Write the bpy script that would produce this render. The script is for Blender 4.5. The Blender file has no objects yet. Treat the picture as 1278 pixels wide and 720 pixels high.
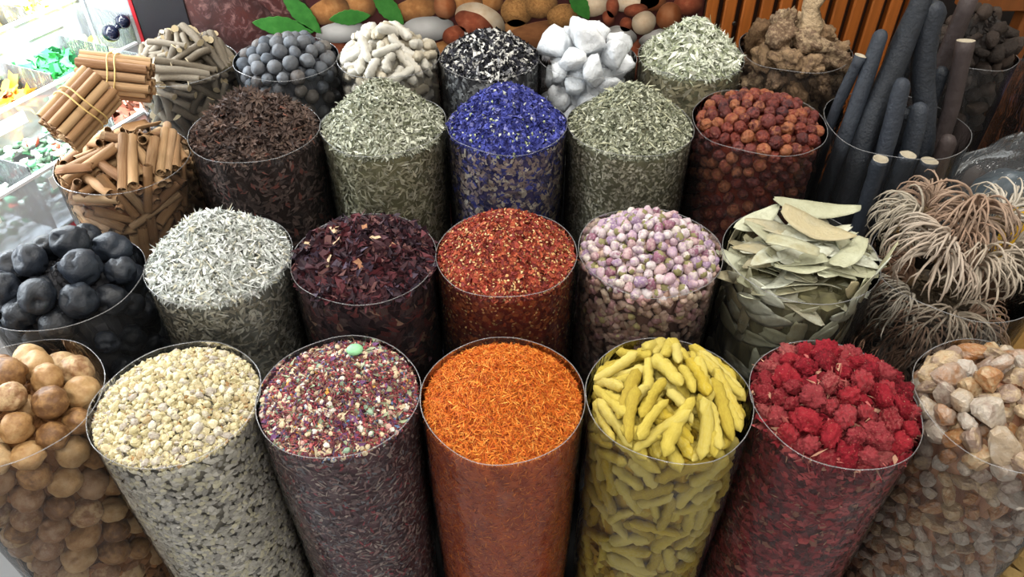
import bpy, math, random
import numpy as np
from mathutils import Vector, Matrix, noise

rng = np.random.default_rng(11)
random.seed(11)
scn = bpy.context.scene
COL = scn.collection

# ------------------------------------------------------------------ camera, world, light, exposure
cd = bpy.data.cameras.new('camera')
cd.sensor_width = 36.0
cd.lens = 950 / 1278 * 36.0
cd.clip_start = 0.02
cam = bpy.data.objects.new('camera', cd)
cam.location = (0, 0, 1.45)
cam.rotation_euler = (math.radians(49), 0, 0)
COL.objects.link(cam)
scn.camera = cam

scn.view_settings.view_transform = 'Standard'
scn.view_settings.look = 'None'
scn.view_settings.gamma = 1.0
scn.view_settings.use_curve_mapping = False
scn.view_settings.exposure = 0.08

wd = bpy.data.worlds.new('world')
scn.world = wd
wd.use_nodes = True
wd.node_tree.nodes['Background'].inputs[0].default_value = (1.0, 0.965, 0.92, 1)
wd.node_tree.nodes['Background'].inputs[1].default_value = 0.85


def area_light(name, loc, sx, sy, power, col, rot=(0, 0, 0)):
    l = bpy.data.lights.new(name, 'AREA')
    l.shape = 'RECTANGLE'
    l.size, l.size_y, l.energy, l.color = sx, sy, power, col
    o = bpy.data.objects.new(name, l)
    o.location, o.rotation_euler = loc, rot
    COL.objects.link(o)
    return o


CEIL = 2.75
LAMPS = [(-0.45, 1.15, 20), (0.75, 1.05, 17), (-0.55, -0.70, 20), (0.65, -0.70, 16)]  # the pair in front of the stall is added to brighten the bag sides
for lx, ly, lp in LAMPS:
    area_light('ceiling_lamp_light', (lx, ly, CEIL - 0.075), 0.56, 0.56, lp, (1.0, 0.965, 0.90))


# ------------------------------------------------------------------ helpers
def lin(c):
    r = []
    for v in c[:3]:
        v = v / 255.0
        r.append(v / 12.92 if v <= 0.04045 else ((v + 0.055) / 1.055) ** 2.4)
    return r


def L4(c):
    return (*lin(c), 1.0)


def new_mat(name):
    m = bpy.data.materials.new(name)
    m.use_nodes = True
    nt = m.node_tree
    return m, nt, nt.nodes['Principled BSDF']


def ramp(nt, cols, src):
    r = nt.nodes.new('ShaderNodeValToRGB')
    e = r.color_ramp.elements
    while len(e) < len(cols):
        e.new(0.5)
    for i, c in enumerate(cols):
        e[i].position = i / max(1, len(cols) - 1)
        e[i].color = L4(c)
    nt.links.new(src, r.inputs[0])
    return r.outputs[0]


def noise_node(nt, scale, detail=3, rough=0.6, coord='Object', vec=None, stretch=None):
    n = nt.nodes.new('ShaderNodeTexNoise')
    n.inputs['Scale'].default_value = scale
    n.inputs['Detail'].default_value = detail
    n.inputs['Roughness'].default_value = rough
    tc = nt.nodes.new('ShaderNodeTexCoord')
    src = tc.outputs[coord]
    if stretch:
        mp = nt.nodes.new('ShaderNodeMapping')
        mp.inputs['Scale'].default_value = stretch
        nt.links.new(src, mp.inputs[0])
        src = mp.outputs[0]
    nt.links.new(src, n.inputs['Vector'])
    return n


def item_mat(name, cols, rough=0.6, scale=3.0, bump=0.25, mottle=0.35, spec=0.3, stretch=None, trans=0.0, second=None, sss=0.0):
    """colour varies from one object to the next and in mottles over each one"""
    m, nt, b = new_mat(name)
    oi = nt.nodes.new('ShaderNodeObjectInfo')
    n = noise_node(nt, scale, 4, 0.65, stretch=stretch)
    mx = nt.nodes.new('ShaderNodeMath')
    mx.operation = 'MULTIPLY_ADD'
    sub = nt.nodes.new('ShaderNodeMath')
    sub.operation = 'SUBTRACT'
    nt.links.new(n.outputs[0], sub.inputs[0])
    sub.inputs[1].default_value = 0.5
    nt.links.new(sub.outputs[0], mx.inputs[0])
    mx.inputs[1].default_value = mottle * 2.2
    nt.links.new(oi.outputs['Random'], mx.inputs[2])
    c = ramp(nt, cols, mx.outputs[0])
    if second:
        n2 = noise_node(nt, scale * 2.3, 3, 0.7)
        st = nt.nodes.new('ShaderNodeMath')
        st.operation = 'GREATER_THAN'
        st.inputs[1].default_value = second[1]
        nt.links.new(n2.outputs[0], st.inputs[0])
        mc = nt.nodes.new('ShaderNodeMix')
        mc.data_type = 'RGBA'
        nt.links.new(st.outputs[0], mc.inputs[0])
        nt.links.new(c, mc.inputs[6])
        mc.inputs[7].default_value = L4(second[0])
        c = mc.outputs[2]
    nt.links.new(c, b.inputs['Base Color'])
    b.inputs['Roughness'].default_value = rough
    b.inputs['Specular IOR Level'].default_value = spec
    b.inputs['Transmission Weight'].default_value = trans
    b.inputs['Subsurface Weight'].default_value = sss
    if sss:
        b.inputs['Subsurface Scale'].default_value = 0.01
    if bump:
        bp = nt.nodes.new('ShaderNodeBump')
        bp.inputs['Strength'].default_value = bump
        bp.inputs['Distance'].default_value = 0.01
        nb = noise_node(nt, scale * 3.2, 4, 0.6, stretch=stretch)
        nt.links.new(nb.outputs[0], bp.inputs['Height'])
        nt.links.new(bp.outputs[0], b.inputs['Normal'])
    return m


def plain_mat(name, col, rough=0.6, scale=20.0, var=0.12, spec=0.3, metal=0.0, bump=0.0, stretch=None):
    m, nt, b = new_mat(name)
    n = noise_node(nt, scale, 4, 0.6, stretch=stretch)
    lo = [max(0, v * (1 - var)) for v in col]
    hi = [min(255, v * (1 + var)) for v in col]
    nt.links.new(ramp(nt, [lo, hi], n.outputs[0]), b.inputs['Base Color'])
    b.inputs['Roughness'].default_value = rough
    b.inputs['Specular IOR Level'].default_value = spec
    b.inputs['Metallic'].default_value = metal
    if bump:
        bp = nt.nodes.new('ShaderNodeBump')
        bp.inputs['Strength'].default_value = bump
        bp.inputs['Distance'].default_value = 0.003
        nt.links.new(n.outputs[0], bp.inputs['Height'])
        nt.links.new(bp.outputs[0], b.inputs['Normal'])
    return m


def flake_mat():
    m, nt, b = new_mat('flakes')
    a = nt.nodes.new('ShaderNodeAttribute')
    a.attribute_name = 'Col'
    nt.links.new(a.outputs['Color'], b.inputs['Base Color'])
    b.inputs['Roughness'].default_value = 0.65
    b.inputs['Specular IOR Level'].default_value = 0.25
    return m


def film_mat(name, haze=0.05, streak=0.05, tint=(0.975, 0.975, 0.975), rough=0.09):
    m = bpy.data.materials.new(name)
    m.use_nodes = True
    nt = m.node_tree
    nt.nodes.clear()
    out = nt.nodes.new('ShaderNodeOutputMaterial')
    tr = nt.nodes.new('ShaderNodeBsdfTransparent')
    tr.inputs[0].default_value = (*tint, 1)
    df = nt.nodes.new('ShaderNodeBsdfDiffuse')
    df.inputs[0].default_value = (0.75, 0.76, 0.78, 1)
    gl = nt.nodes.new('ShaderNodeBsdfGlossy')
    gl.inputs['Roughness'].default_value = rough
    # drawn streaks and creases of the film
    n = noise_node(nt, 26, 4, 0.65, stretch=(1, 1, 0.45))
    n.inputs['Distortion'].default_value = 1.2
    mr = nt.nodes.new('ShaderNodeMapRange')
    mr.inputs[1].default_value = 0.56
    mr.inputs[2].default_value = 0.80
    mr.inputs[3].default_value = haze
    mr.inputs[4].default_value = haze + streak
    nt.links.new(n.outputs[0], mr.inputs[0])
    m1 = nt.nodes.new('ShaderNodeMixShader')
    nt.links.new(mr.outputs[0], m1.inputs[0])
    nt.links.new(tr.outputs[0], m1.inputs[1])
    nt.links.new(df.outputs[0], m1.inputs[2])
    bp = nt.nodes.new('ShaderNodeBump')
    bp.inputs['Strength'].default_value = 0.7
    bp.inputs['Distance'].default_value = 0.004
    nb = noise_node(nt, 38, 3, 0.55, stretch=(1, 1, 0.6))
    nb.inputs['Distortion'].default_value = 0.8
    nt.links.new(nb.outputs[0], bp.inputs['Height'])
    nt.links.new(bp.outputs[0], gl.inputs['Normal'])
    fr = nt.nodes.new('ShaderNodeFresnel')
    fr.inputs[0].default_value = 1.28
    nt.links.new(bp.outputs[0], fr.inputs['Normal'])
    m2 = nt.nodes.new('ShaderNodeMixShader')
    nt.links.new(fr.outputs[0], m2.inputs[0])
    nt.links.new(m1.outputs[0], m2.inputs[1])
    nt.links.new(gl.outputs[0], m2.inputs[2])
    nt.links.new(m2.outputs[0], out.inputs[0])
    return m


def mesh_obj(name, V, F, mats=(), parent=None, smooth=True, fm=None):
    me = bpy.data.meshes.new(name)
    me.from_pydata([tuple(map(float, v)) for v in V], [], [tuple(int(i) for i in f) for f in F])
    for m in mats:
        me.materials.append(m)
    if fm is not None:
        me.polygons.foreach_set('material_index', np.asarray(fm, dtype=np.int32))
    if smooth:
        me.polygons.foreach_set('use_smooth', np.ones(len(me.polygons), dtype=bool))
    me.update()
    o = bpy.data.objects.new(name, me)
    COL.objects.link(o)
    if parent:
        o.parent = parent
    return o


def make_mesh(name, V, F, mats, smooth=True, fm=None):
    me = bpy.data.meshes.new(name)
    me.from_pydata([tuple(map(float, v)) for v in V], [], [tuple(int(i) for i in f) for f in F])
    for m in mats:
        me.materials.append(m)
    if fm is not None:
        me.polygons.foreach_set('material_index', np.asarray(fm, dtype=np.int32))
    if smooth:
        me.polygons.foreach_set('use_smooth', np.ones(len(me.polygons), dtype=bool))
    me.update()
    return me


def empty(name, loc=(0, 0, 0), rotz=0.0):
    o = bpy.data.objects.new(name, None)
    o.empty_display_size = 0.05
    o.location = loc
    o.rotation_euler = (0, 0, rotz)
    COL.objects.link(o)
    return o


def tag(o, label, cat, group=None, kind=None):
    o['label'] = label
    o['category'] = cat
    if group:
        o['group'] = group
    if kind:
        o['kind'] = kind
    return o


def struct(o):
    o['kind'] = 'structure'
    return o


def box_geo(x0, x1, y0, y1, z0, z1, bev=0.0):
    b = min(bev, (x1 - x0) / 2.5, (y1 - y0) / 2.5, (z1 - z0) / 2.5)
    if b <= 0:
        V = [(x, y, z) for z in (z0, z1) for y in (y0, y1) for x in (x0, x1)]
        F = [(0, 2, 3, 1), (4, 5, 7, 6), (0, 1, 5, 4), (2, 6, 7, 3), (0, 4, 6, 2), (1, 3, 7, 5)]
        return V, F
    # chamfered box: top and bottom rings pulled in
    def ring(z, i):
        return [(x0 + i, y0 + b, z), (x0 + b, y0 + i, z), (x1 - b, y0 + i, z), (x1 - i, y0 + b, z),
                (x1 - i, y1 - b, z), (x1 - b, y1 - i, z), (x0 + b, y1 - i, z), (x0 + i, y1 - b, z)]
    V = ring(z0, b * .9) + ring(z0 + b, 0) + ring(z1 - b, 0) + ring(z1, b * .9)
    F = [tuple(range(7, -1, -1)), tuple(range(24, 32))]
    for k in range(3):
        for i in range(8):
            j = (i + 1) % 8
            F.append((k * 8 + i, k * 8 + j, k * 8 + 8 + j, k * 8 + 8 + i))
    return V, F


def box(name, x0, x1, y0, y1, z0, z1, mat, parent=None, bev=0.0):
    V, F = box_geo(x0, x1, y0, y1, z0, z1, bev)
    return mesh_obj(name, V, F, [mat], parent, smooth=False)


def merge(parts):
    V, F, M = [], [], []
    for p in parts:
        v, f = p[0], p[1]
        mi = p[2] if len(p) > 2 else 0
        o = len(V)
        V.extend([tuple(q) for q in v])
        F.extend([tuple(i + o for i in t) for t in f])
        M.extend([mi] * len(f))
    return V, F, M


def tube(path, rad, sides=8, cap=True, lump=0.0, seed=0.0, flat=1.0):
    P = [Vector(p) for p in path]
    n = len(P)
    V, F = [], []
    t0 = (P[1] - P[0]).normalized()
    a = t0.orthogonal().normalized()
    for i in range(n):
        t = (P[min(i + 1, n - 1)] - P[max(i - 1, 0)]).normalized()
        a = (a - t * a.dot(t)).normalized()
        b = t.cross(a)
        r = rad[i] if hasattr(rad, '__len__') else rad
        for k in range(sides):
            th = 2 * math.pi * k / sides
            rr = r
            if lump:
                rr *= 1 + lump * noise.noise((math.cos(th) * 1.3 + seed, math.sin(th) * 1.3, i * 0.7 + seed * 3))
            V.append(P[i] + a * (rr * math.cos(th)) + b * (rr * flat * math.sin(th)))
    for i in range(n - 1):
        for k in range(sides):
            k2 = (k + 1) % sides
            F.append((i * sides + k, i * sides + k2, (i + 1) * sides + k2, (i + 1) * sides + k))
    if cap:
        V.append(P[0])
        V.append(P[-1])
        c0, c1 = len(V) - 2, len(V) - 1
        for k in range(sides):
            k2 = (k + 1) % sides
            F.append((c0, k2, k))
            F.append((c1, (n - 1) * sides + k, (n - 1) * sides + k2))
    return V, F


def blob(nu, nv, fn):
    """closed lump; fn(unit direction) gives the radius"""
    V = [Vector((0, 0, 1)) * fn(Vector((0, 0, 1)))]
    for j in range(1, nv):
        ph = math.pi * j / nv
        for i in range(nu):
            th = 2 * math.pi * i / nu
            d = Vector((math.sin(ph) * math.cos(th), math.sin(ph) * math.sin(th), math.cos(ph)))
            V.append(d * fn(d))
    V.append(Vector((0, 0, -1)) * fn(Vector((0, 0, -1))))
    F = []
    last = len(V) - 1
    for i in range(nu):
        F.append((0, 1 + i, 1 + (i + 1) % nu))
        F.append((last, last - nu + (i + 1) % nu, last - nu + i))
    for j in range(nv - 2):
        for i in range(nu):
            a, b = 1 + j * nu + i, 1 + j * nu + (i + 1) % nu
            F.append((a, a + nu, b + nu, b))
    return V, F


# ------------------------------------------------------------------ bags: where they stand
TABLE = 0.40


class Bag:
    def __init__(s, x, y, R, z, flare=0.0, haze=0.012, wob=0.02, base=0.40):
        s.x, s.y, s.R, s.z, s.flare, s.haze, s.wob = x, y, R, z, flare, haze, wob
        s.base = base
        s.seed = x * 7.3 + y * 3.1
        s.face = math.atan2(-y, -x)      # direction of the shop front
        s.hp = (0.03, 1.6, 0.006, 0.0, 0.0)

    def rad(s, th, z):
        t = (z - s.base) / (s.z - s.base)
        w = noise.noise((math.cos(th) * 1.4 + s.seed, math.sin(th) * 1.4, z * 5))
        f = s.flare * max(0.0, t - 0.55) / 0.45
        return s.R * (0.93 + 0.07 * min(1, t * 1.4)) * (1 + s.wob * w) + f * s.R

    def top(s, rho, ax=None, ay=None):
        """height of the heap at radius rho (arrays welcome)"""
        pk, pw, edge = s.hp[:3]
        q = np.clip(rho / s.R, 0, 1.05)
        return s.z - edge + pk * (1 - q ** pw)


ZA, ZB, ZC, ZD = 0.82, 0.845, 0.87, 0.88
BAG = {
    'tan_lime': Bag(-0.540, 0.540, 0.092, ZA),
    'frankincense': Bag(-0.362, 0.540, 0.0875, ZA),
    'potpourri': Bag(-0.188, 0.550, 0.0865, ZA),
    'saffron': Bag(-0.010, 0.546, 0.0880, ZA),
    'turmeric': Bag(0.170, 0.546, 0.0880, ZA, haze=0.015),
    'redflower': Bag(0.348, 0.540, 0.0885, ZA),
    'amber': Bag(0.530, 0.535, 0.0920, ZA),
    'black_lime': Bag(-0.555, 0.722, 0.092, ZB - 0.01),
    'greyleaf': Bag(-0.372, 0.755, 0.0900, ZB),
    'hibiscus': Bag(-0.188, 0.757, 0.0905, ZB),
    'chilli': Bag(-0.007, 0.766, 0.0890, ZB),
    'rosebud': Bag(0.177, 0.771, 0.0905, ZB),
    'bayleaf': Bag(0.367, 0.762, 0.0950, ZB),
    'curlyroot': Bag(0.567, 0.752, 0.0950, ZB - 0.012, flare=0.06),
    'cinnamon': Bag(-0.580, 0.985, 0.0940, ZC - 0.022),
    'anise': Bag(-0.392, 1.035, 0.0970, ZC),
    'greenherb': Bag(-0.199, 1.054, 0.0950, ZC),
    'blueflower': Bag(-0.008, 1.054, 0.0910, ZC),
    'finegreen': Bag(0.183, 1.054, 0.0960, ZC),
    'rosehip': Bag(0.384, 1.062, 0.1000, ZC),
    'blackstick': Bag(0.592, 1.054, 0.1010, ZC, flare=0.04),
    'twig': Bag(-0.575, 1.270, 0.0880, ZD - 0.01),
    'greyball': Bag(-0.395, 1.270, 0.0890, ZD),
    'whiteroot': Bag(-0.216, 1.275, 0.0880, ZD),
    'blackwhite': Bag(-0.040, 1.272, 0.0860, ZD),
    'whiterock': Bag(0.132, 1.272, 0.0840, ZD),
    'paleleaf': Bag(0.315, 1.279, 0.0900, ZD),
    'brownroot': Bag(0.505, 1.306, 0.0960, ZD),
    'darkbark': Bag(0.757, 1.205, 0.0700, ZD + 0.04, base=0.68),
}
MFILM = {}


def film_for(h):
    if h not in MFILM:
        MFILM[h] = film_mat('clear_film', haze=h)
    return MFILM[h]


RIM_M = None


def build_bag(key, label):
    """open clear plastic bag: film, folded rim, gathered bottom"""
    global RIM_M
    if RIM_M is None:
        RIM_M = film_mat('film_rim', haze=0.16, streak=0.2, tint=(0.86, 0.86, 0.86), rough=0.25)
    b = BAG[key]
    root = empty('plastic_bag', (b.x, b.y, b.base))
    tag(root, label, 'bag', 'open clear plastic bags of spices')
    ns, nz = 72, 26
    V, F = [], []
    zr = []
    for i in range(ns):
        th = 2 * math.pi * i / ns
        zr.append(b.z + 0.007 * noise.noise((math.cos(th) * 1.1 + b.seed, math.sin(th) * 1.1, 5.0)))
    for j in range(nz + 1):
        for i in range(ns):
            th = 2 * math.pi * i / ns
            z = b.base + (zr[i] - b.base) * (j / nz)
            cr = 0.0011 * noise.noise((math.cos(th) * 6 + b.seed, math.sin(th) * 6, z * 26 + th))
            r = b.rad(th, z) + 0.0012 + cr * (0.4 if j > nz - 3 else 1)
            V.append((r * math.cos(th), r * math.sin(th), z - b.base + 0.0008))
    for j in range(nz):
        for i in range(ns):
            i2 = (i + 1) % ns
            F.append((j * ns + i, j * ns + i2, (j + 1) * ns + i2, (j + 1) * ns + i))
    V.append((0, 0, 0.0008))
    c = len(V) - 1
    for i in range(ns):
        F.append((c, (i + 1) % ns, i))
    film = mesh_obj('film', V, F, [film_for(b.haze)], root)
    path = [Vector(V[nz * ns + (i % ns)]) + Vector((0, 0, 0.0005)) for i in range(ns + 1)]
    RV, RF = tube(path, 0.00055, 5, cap=False)
    mesh_obj('rim_fold', RV, RF, [RIM_M], film)
    return root


# ------------------------------------------------------------------ loose fine contents ("stuff")
def tmpl(kind):
    if kind == 'strip':
        V = [(-.5, -.3, .05), (-.5, .3, -.05), (0, -.5, .16), (0, .5, .1), (.5, -.2, -.1), (.5, .2, .05)]
        F = [(0, 2, 3), (0, 3, 1), (2, 4, 5), (2, 5, 3)]
    elif kind == 'leafbit':
        V = [(-.5, 0, 0), (-.05, .5, .18), (0, 0, -.05), (-.05, -.5, .18), (.5, 0, .1)]
        F = [(0, 2, 1), (0, 3, 2), (2, 4, 1), (3, 4, 2)]
    elif kind == 'thread':
        V = [(-.5, 0, 0), (0, .5, .35), (0, -.5, .35), (0, 0, -.3), (.5, .2, -.1)]
        F = [(0, 2, 1), (0, 3, 2), (0, 1, 3), (4, 1, 2), (4, 2, 3), (4, 3, 1)]
    elif kind == 'grain':
        V = [(.5, 0, 0), (-.5, 0, 0), (0, .5, 0), (0, -.5, 0), (0, 0, .5), (0, 0, -.5)]
        E = [(0, 2, 4), (2, 1, 4), (1, 3, 4), (3, 0, 4), (2, 0, 5), (1, 2, 5), (3, 1, 5), (0, 3, 5)]
        V = [Vector(v) for v in V]
        F, mid = [], {}

        def m(a, c):
            k = (min(a, c), max(a, c))
            if k not in mid:
                V.append(((V[a] + V[c]) / 2).normalized() * .5)
                mid[k] = len(V) - 1
            return mid[k]
        for a, c, d in E:
            p, q, r = m(a, c), m(c, d), m(d, a)
            F += [(a, p, r), (p, c, q), (r, q, d), (p, q, r)]
        V = [tuple(v) for v in V]
    elif kind == 'crumb':
        V = [(.5, 0, 0), (-.5, 0, 0), (0, .5, 0), (0, -.5, 0), (0, 0, .5), (0, 0, -.5)]
        F = [(0, 2, 4), (2, 1, 4), (1, 3, 4), (3, 0, 4), (2, 0, 5), (1, 2, 5), (3, 1, 5), (0, 3, 5)]
    elif kind == 'crumple':
        V = [(x / 2 - .5, y / 2 - .5, .25 * ((x + y) % 2)) for y in range(3) for x in range(3)]
        F = []
        for y in range(2):
            for x in range(2):
                a = y * 3 + x
                F += [(a, a + 1, a + 4), (a, a + 4, a + 3)]
    return np.array(V, dtype=float), np.array(F, dtype=int)


def pick_cols(pal, n, jit=0.12):
    w = np.array([p[1] for p in pal], float)
    idx = rng.choice(len(pal), n, p=w / w.sum())
    base = np.array([lin(p[0]) for p in pal])[idx]
    return np.clip(base * (1 + jit * rng.standard_normal((n, 1))), 0.002, 0.95)


def scatter(kind, P, N, lx, ly, lz, pal, tilt=0.5, jit=0.12, cj=0.14):
    T, F = tmpl(kind)
    n = len(P)
    nn = N + tilt * rng.standard_normal((n, 3))
    nn /= np.linalg.norm(nn, axis=1, keepdims=True)
    a = np.cross(nn, rng.standard_normal((n, 3)))
    a /= np.linalg.norm(a, axis=1, keepdims=True) + 1e-9
    c = np.cross(nn, a)

    def dim(v):
        return rng.uniform(v[0], v[1], n)
    sx, sy, sz = dim(lx), dim(ly), dim(lz)
    TT = T[None] + jit * rng.standard_normal((n, len(T), 3))
    V = P[:, None] + TT[..., 0:1] * (sx[:, None] * a)[:, None] + TT[..., 1:2] * (sy[:, None] * c)[:, None] \
        + TT[..., 2:3] * (sz[:, None] * nn)[:, None]
    FF = F[None] + (np.arange(n) * len(T))[:, None, None]
    C = np.repeat(pick_cols(pal, n, cj), len(T), axis=0)
    return V.reshape(-1, 3), FF.reshape(-1, 3), C


def heap_height(b, x, y):
    """lumpy heap height relative to the bag axis"""
    rho = np.hypot(x - b.hp[3], y - b.hp[4])
    q = np.clip(rho / b.R, 0, 1.15)
    z = b.z - b.hp[2] + b.hp[0] * (1 - q ** b.hp[1])
    s = b.seed * 10
    z = z + 0.0022 * (np.sin(x * 190 + s) * np.cos(y * 170 + 2 * s) + 0.7 * np.sin(x * 410 + y * 230 + s)) * np.clip(1.2 - q, 0, 1)
    return z


def heap_points(b, n, rmax=0.985):
    r = b.R * rmax * np.sqrt(rng.random(n))
    t = rng.random(n) * 2 * np.pi
    x, y = r * np.cos(t), r * np.sin(t)
    z = heap_height(b, x, y)
    e = 0.002
    dx = (heap_height(b, x + e, y) - heap_height(b, x - e, y)) / (2 * e)
    dy = (heap_height(b, x, y + e) - heap_height(b, x, y - e)) / (2 * e)
    N = np.stack([-dx, -dy, np.ones(n)], 1)
    N /= np.linalg.norm(N, axis=1, keepdims=True)
    return np.stack([x, y, z], 1), N


def wall_rad(b, t, z):
    return np.array([b.rad(a, c) for a, c in zip(t, z)])


def side_points(b, n, depth=0.0024, zlo=None, spread=2.2):
    """points just inside the film, on the side towards the shop front"""
    t = b.face + rng.uniform(-spread, spread, n)
    zmax = b.z - b.hp[2] - 0.002
    z = rng.uniform(zlo if zlo is not None else b.base + 0.01, zmax, n)
    r = wall_rad(b, t, z) - depth - rng.random(n) * 0.0016
    N = np.stack([np.cos(t), np.sin(t), np.zeros(n)], 1)
    return np.stack([r * np.cos(t), r * np.sin(t), z], 1), N


def core_geo(b, inset=0.0045, drop=0.004, nr=14, ns=48):
    """solid body of the fill: lumpy top and straight side, as triangles"""
    V, F = [], []
    for j in range(nr + 1):
        for i in range(ns):
            t = 2 * math.pi * i / ns
            r = (b.rad(t, b.z) - inset) * (j / nr) + (1e-5 if j == 0 else 0)
            x, y = r * math.cos(t), r * math.sin(t)
            V.append((x, y, float(heap_height(b, np.array(x), np.array(y))) - drop))
    nz = 14
    for k in range(1, nz + 1):
        for i in range(ns):
            t = 2 * math.pi * i / ns
            ztop = V[nr * ns + i][2]
            z = ztop + (b.base + 0.006 - ztop) * k / nz
            r = b.rad(t, z) - inset
            V.append((r * math.cos(t), r * math.sin(t), z))
    rows = nr + nz
    for j in range(rows):
        for i in range(ns):
            i2 = (i + 1) % ns
            a, c, d, e = j * ns + i, j * ns + i2, (j + 1) * ns + i2, (j + 1) * ns + i
            F += [(a, e, d), (a, d, c)]
    V.append((0, 0, b.base + 0.006))
    z0 = rows * ns
    for i in range(ns):
        F.append((len(V) - 1, z0 + (i + 1) % ns, z0 + i))
    return np.array(V), np.array(F)


FLAKE = flake_mat()


def np_mesh_obj(name, chunks, b, mat=None, smooth=False):
    V, F, C, o = [], [], [], 0
    for v, f, c in chunks:
        V.append(v)
        F.append(f + o)
        C.append(c)
        o += len(v)
    V, F, C = np.concatenate(V), np.concatenate(F), np.concatenate(C)
    V = V - np.array([0, 0, TABLE])
    me = bpy.data.meshes.new(name)
    me.vertices.add(len(V))
    me.vertices.foreach_set('co', V.astype(np.float32).ravel())
    me.loops.add(len(F) * 3)
    me.loops.foreach_set('vertex_index', F.astype(np.int32).ravel())
    me.polygons.add(len(F))
    me.polygons.foreach_set('loop_start', (np.arange(len(F)) * 3).astype(np.int32))
    me.polygons.foreach_set('use_smooth', np.full(len(F), smooth))
    at = me.attributes.new('Col', 'FLOAT_COLOR', 'POINT')
    at.data.foreach_set('color', np.concatenate([C, np.ones((len(C), 1))], 1).astype(np.float32).ravel())
    me.materials.append(mat or FLAKE)
    me.update()
    me.validate()
    ob = bpy.data.objects.new(name, me)
    ob.location = (b.x, b.y, TABLE)
    COL.objects.link(ob)
    return ob


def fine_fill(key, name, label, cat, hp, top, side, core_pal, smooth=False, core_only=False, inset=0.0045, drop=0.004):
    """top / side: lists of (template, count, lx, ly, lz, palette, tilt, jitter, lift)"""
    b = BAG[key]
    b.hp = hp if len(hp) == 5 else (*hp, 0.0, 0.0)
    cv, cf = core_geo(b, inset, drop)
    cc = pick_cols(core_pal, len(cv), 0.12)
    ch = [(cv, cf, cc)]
    for k, n, lx, ly, lz, pal, tilt, jit, lift in top:
        P, N = heap_points(b, n)
        P = P + N * (rng.uniform(-0.4, 1.0, (n, 1)) * lift)
        rr = np.hypot(P[:, 0], P[:, 1])
        lim = b.R * 0.985 - max(lx) * 0.25
        sc = np.minimum(1, lim / np.maximum(rr, 1e-6))
        P[:, 0] *= sc
        P[:, 1] *= sc
        ch.append(scatter(k, P, N, lx, ly, lz, pal, tilt, jit))
    for k, n, lx, ly, lz, pal, tilt, jit, dp in side:
        n = int(n * 1.4)
        P, N = side_points(b, n, dp)
        ch.append(scatter(k, P, N, lx, ly, lz, pal, tilt, jit))
    o = np_mesh_obj(name, ch, b, smooth=smooth)
    tag(o, label, cat, kind='stuff')
    return o


# ------------------------------------------------------------------ countable contents: packing
def seg_closest(p1, u1, h1, p2, u2, h2):
    w = p1 - p2
    bb = np.sum(u1 * u2, 1)
    d = np.sum(u1 * w, 1)
    e = np.sum(u2 * w, 1)
    den = np.maximum(1 - bb * bb, 1e-4)
    s = np.clip((bb * e - d) / den, -h1, h1)
    t = np.clip(e + bb * s, -h2, h2)
    s = np.clip(bb * t - d, -h1, h1)
    return s, t


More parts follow.
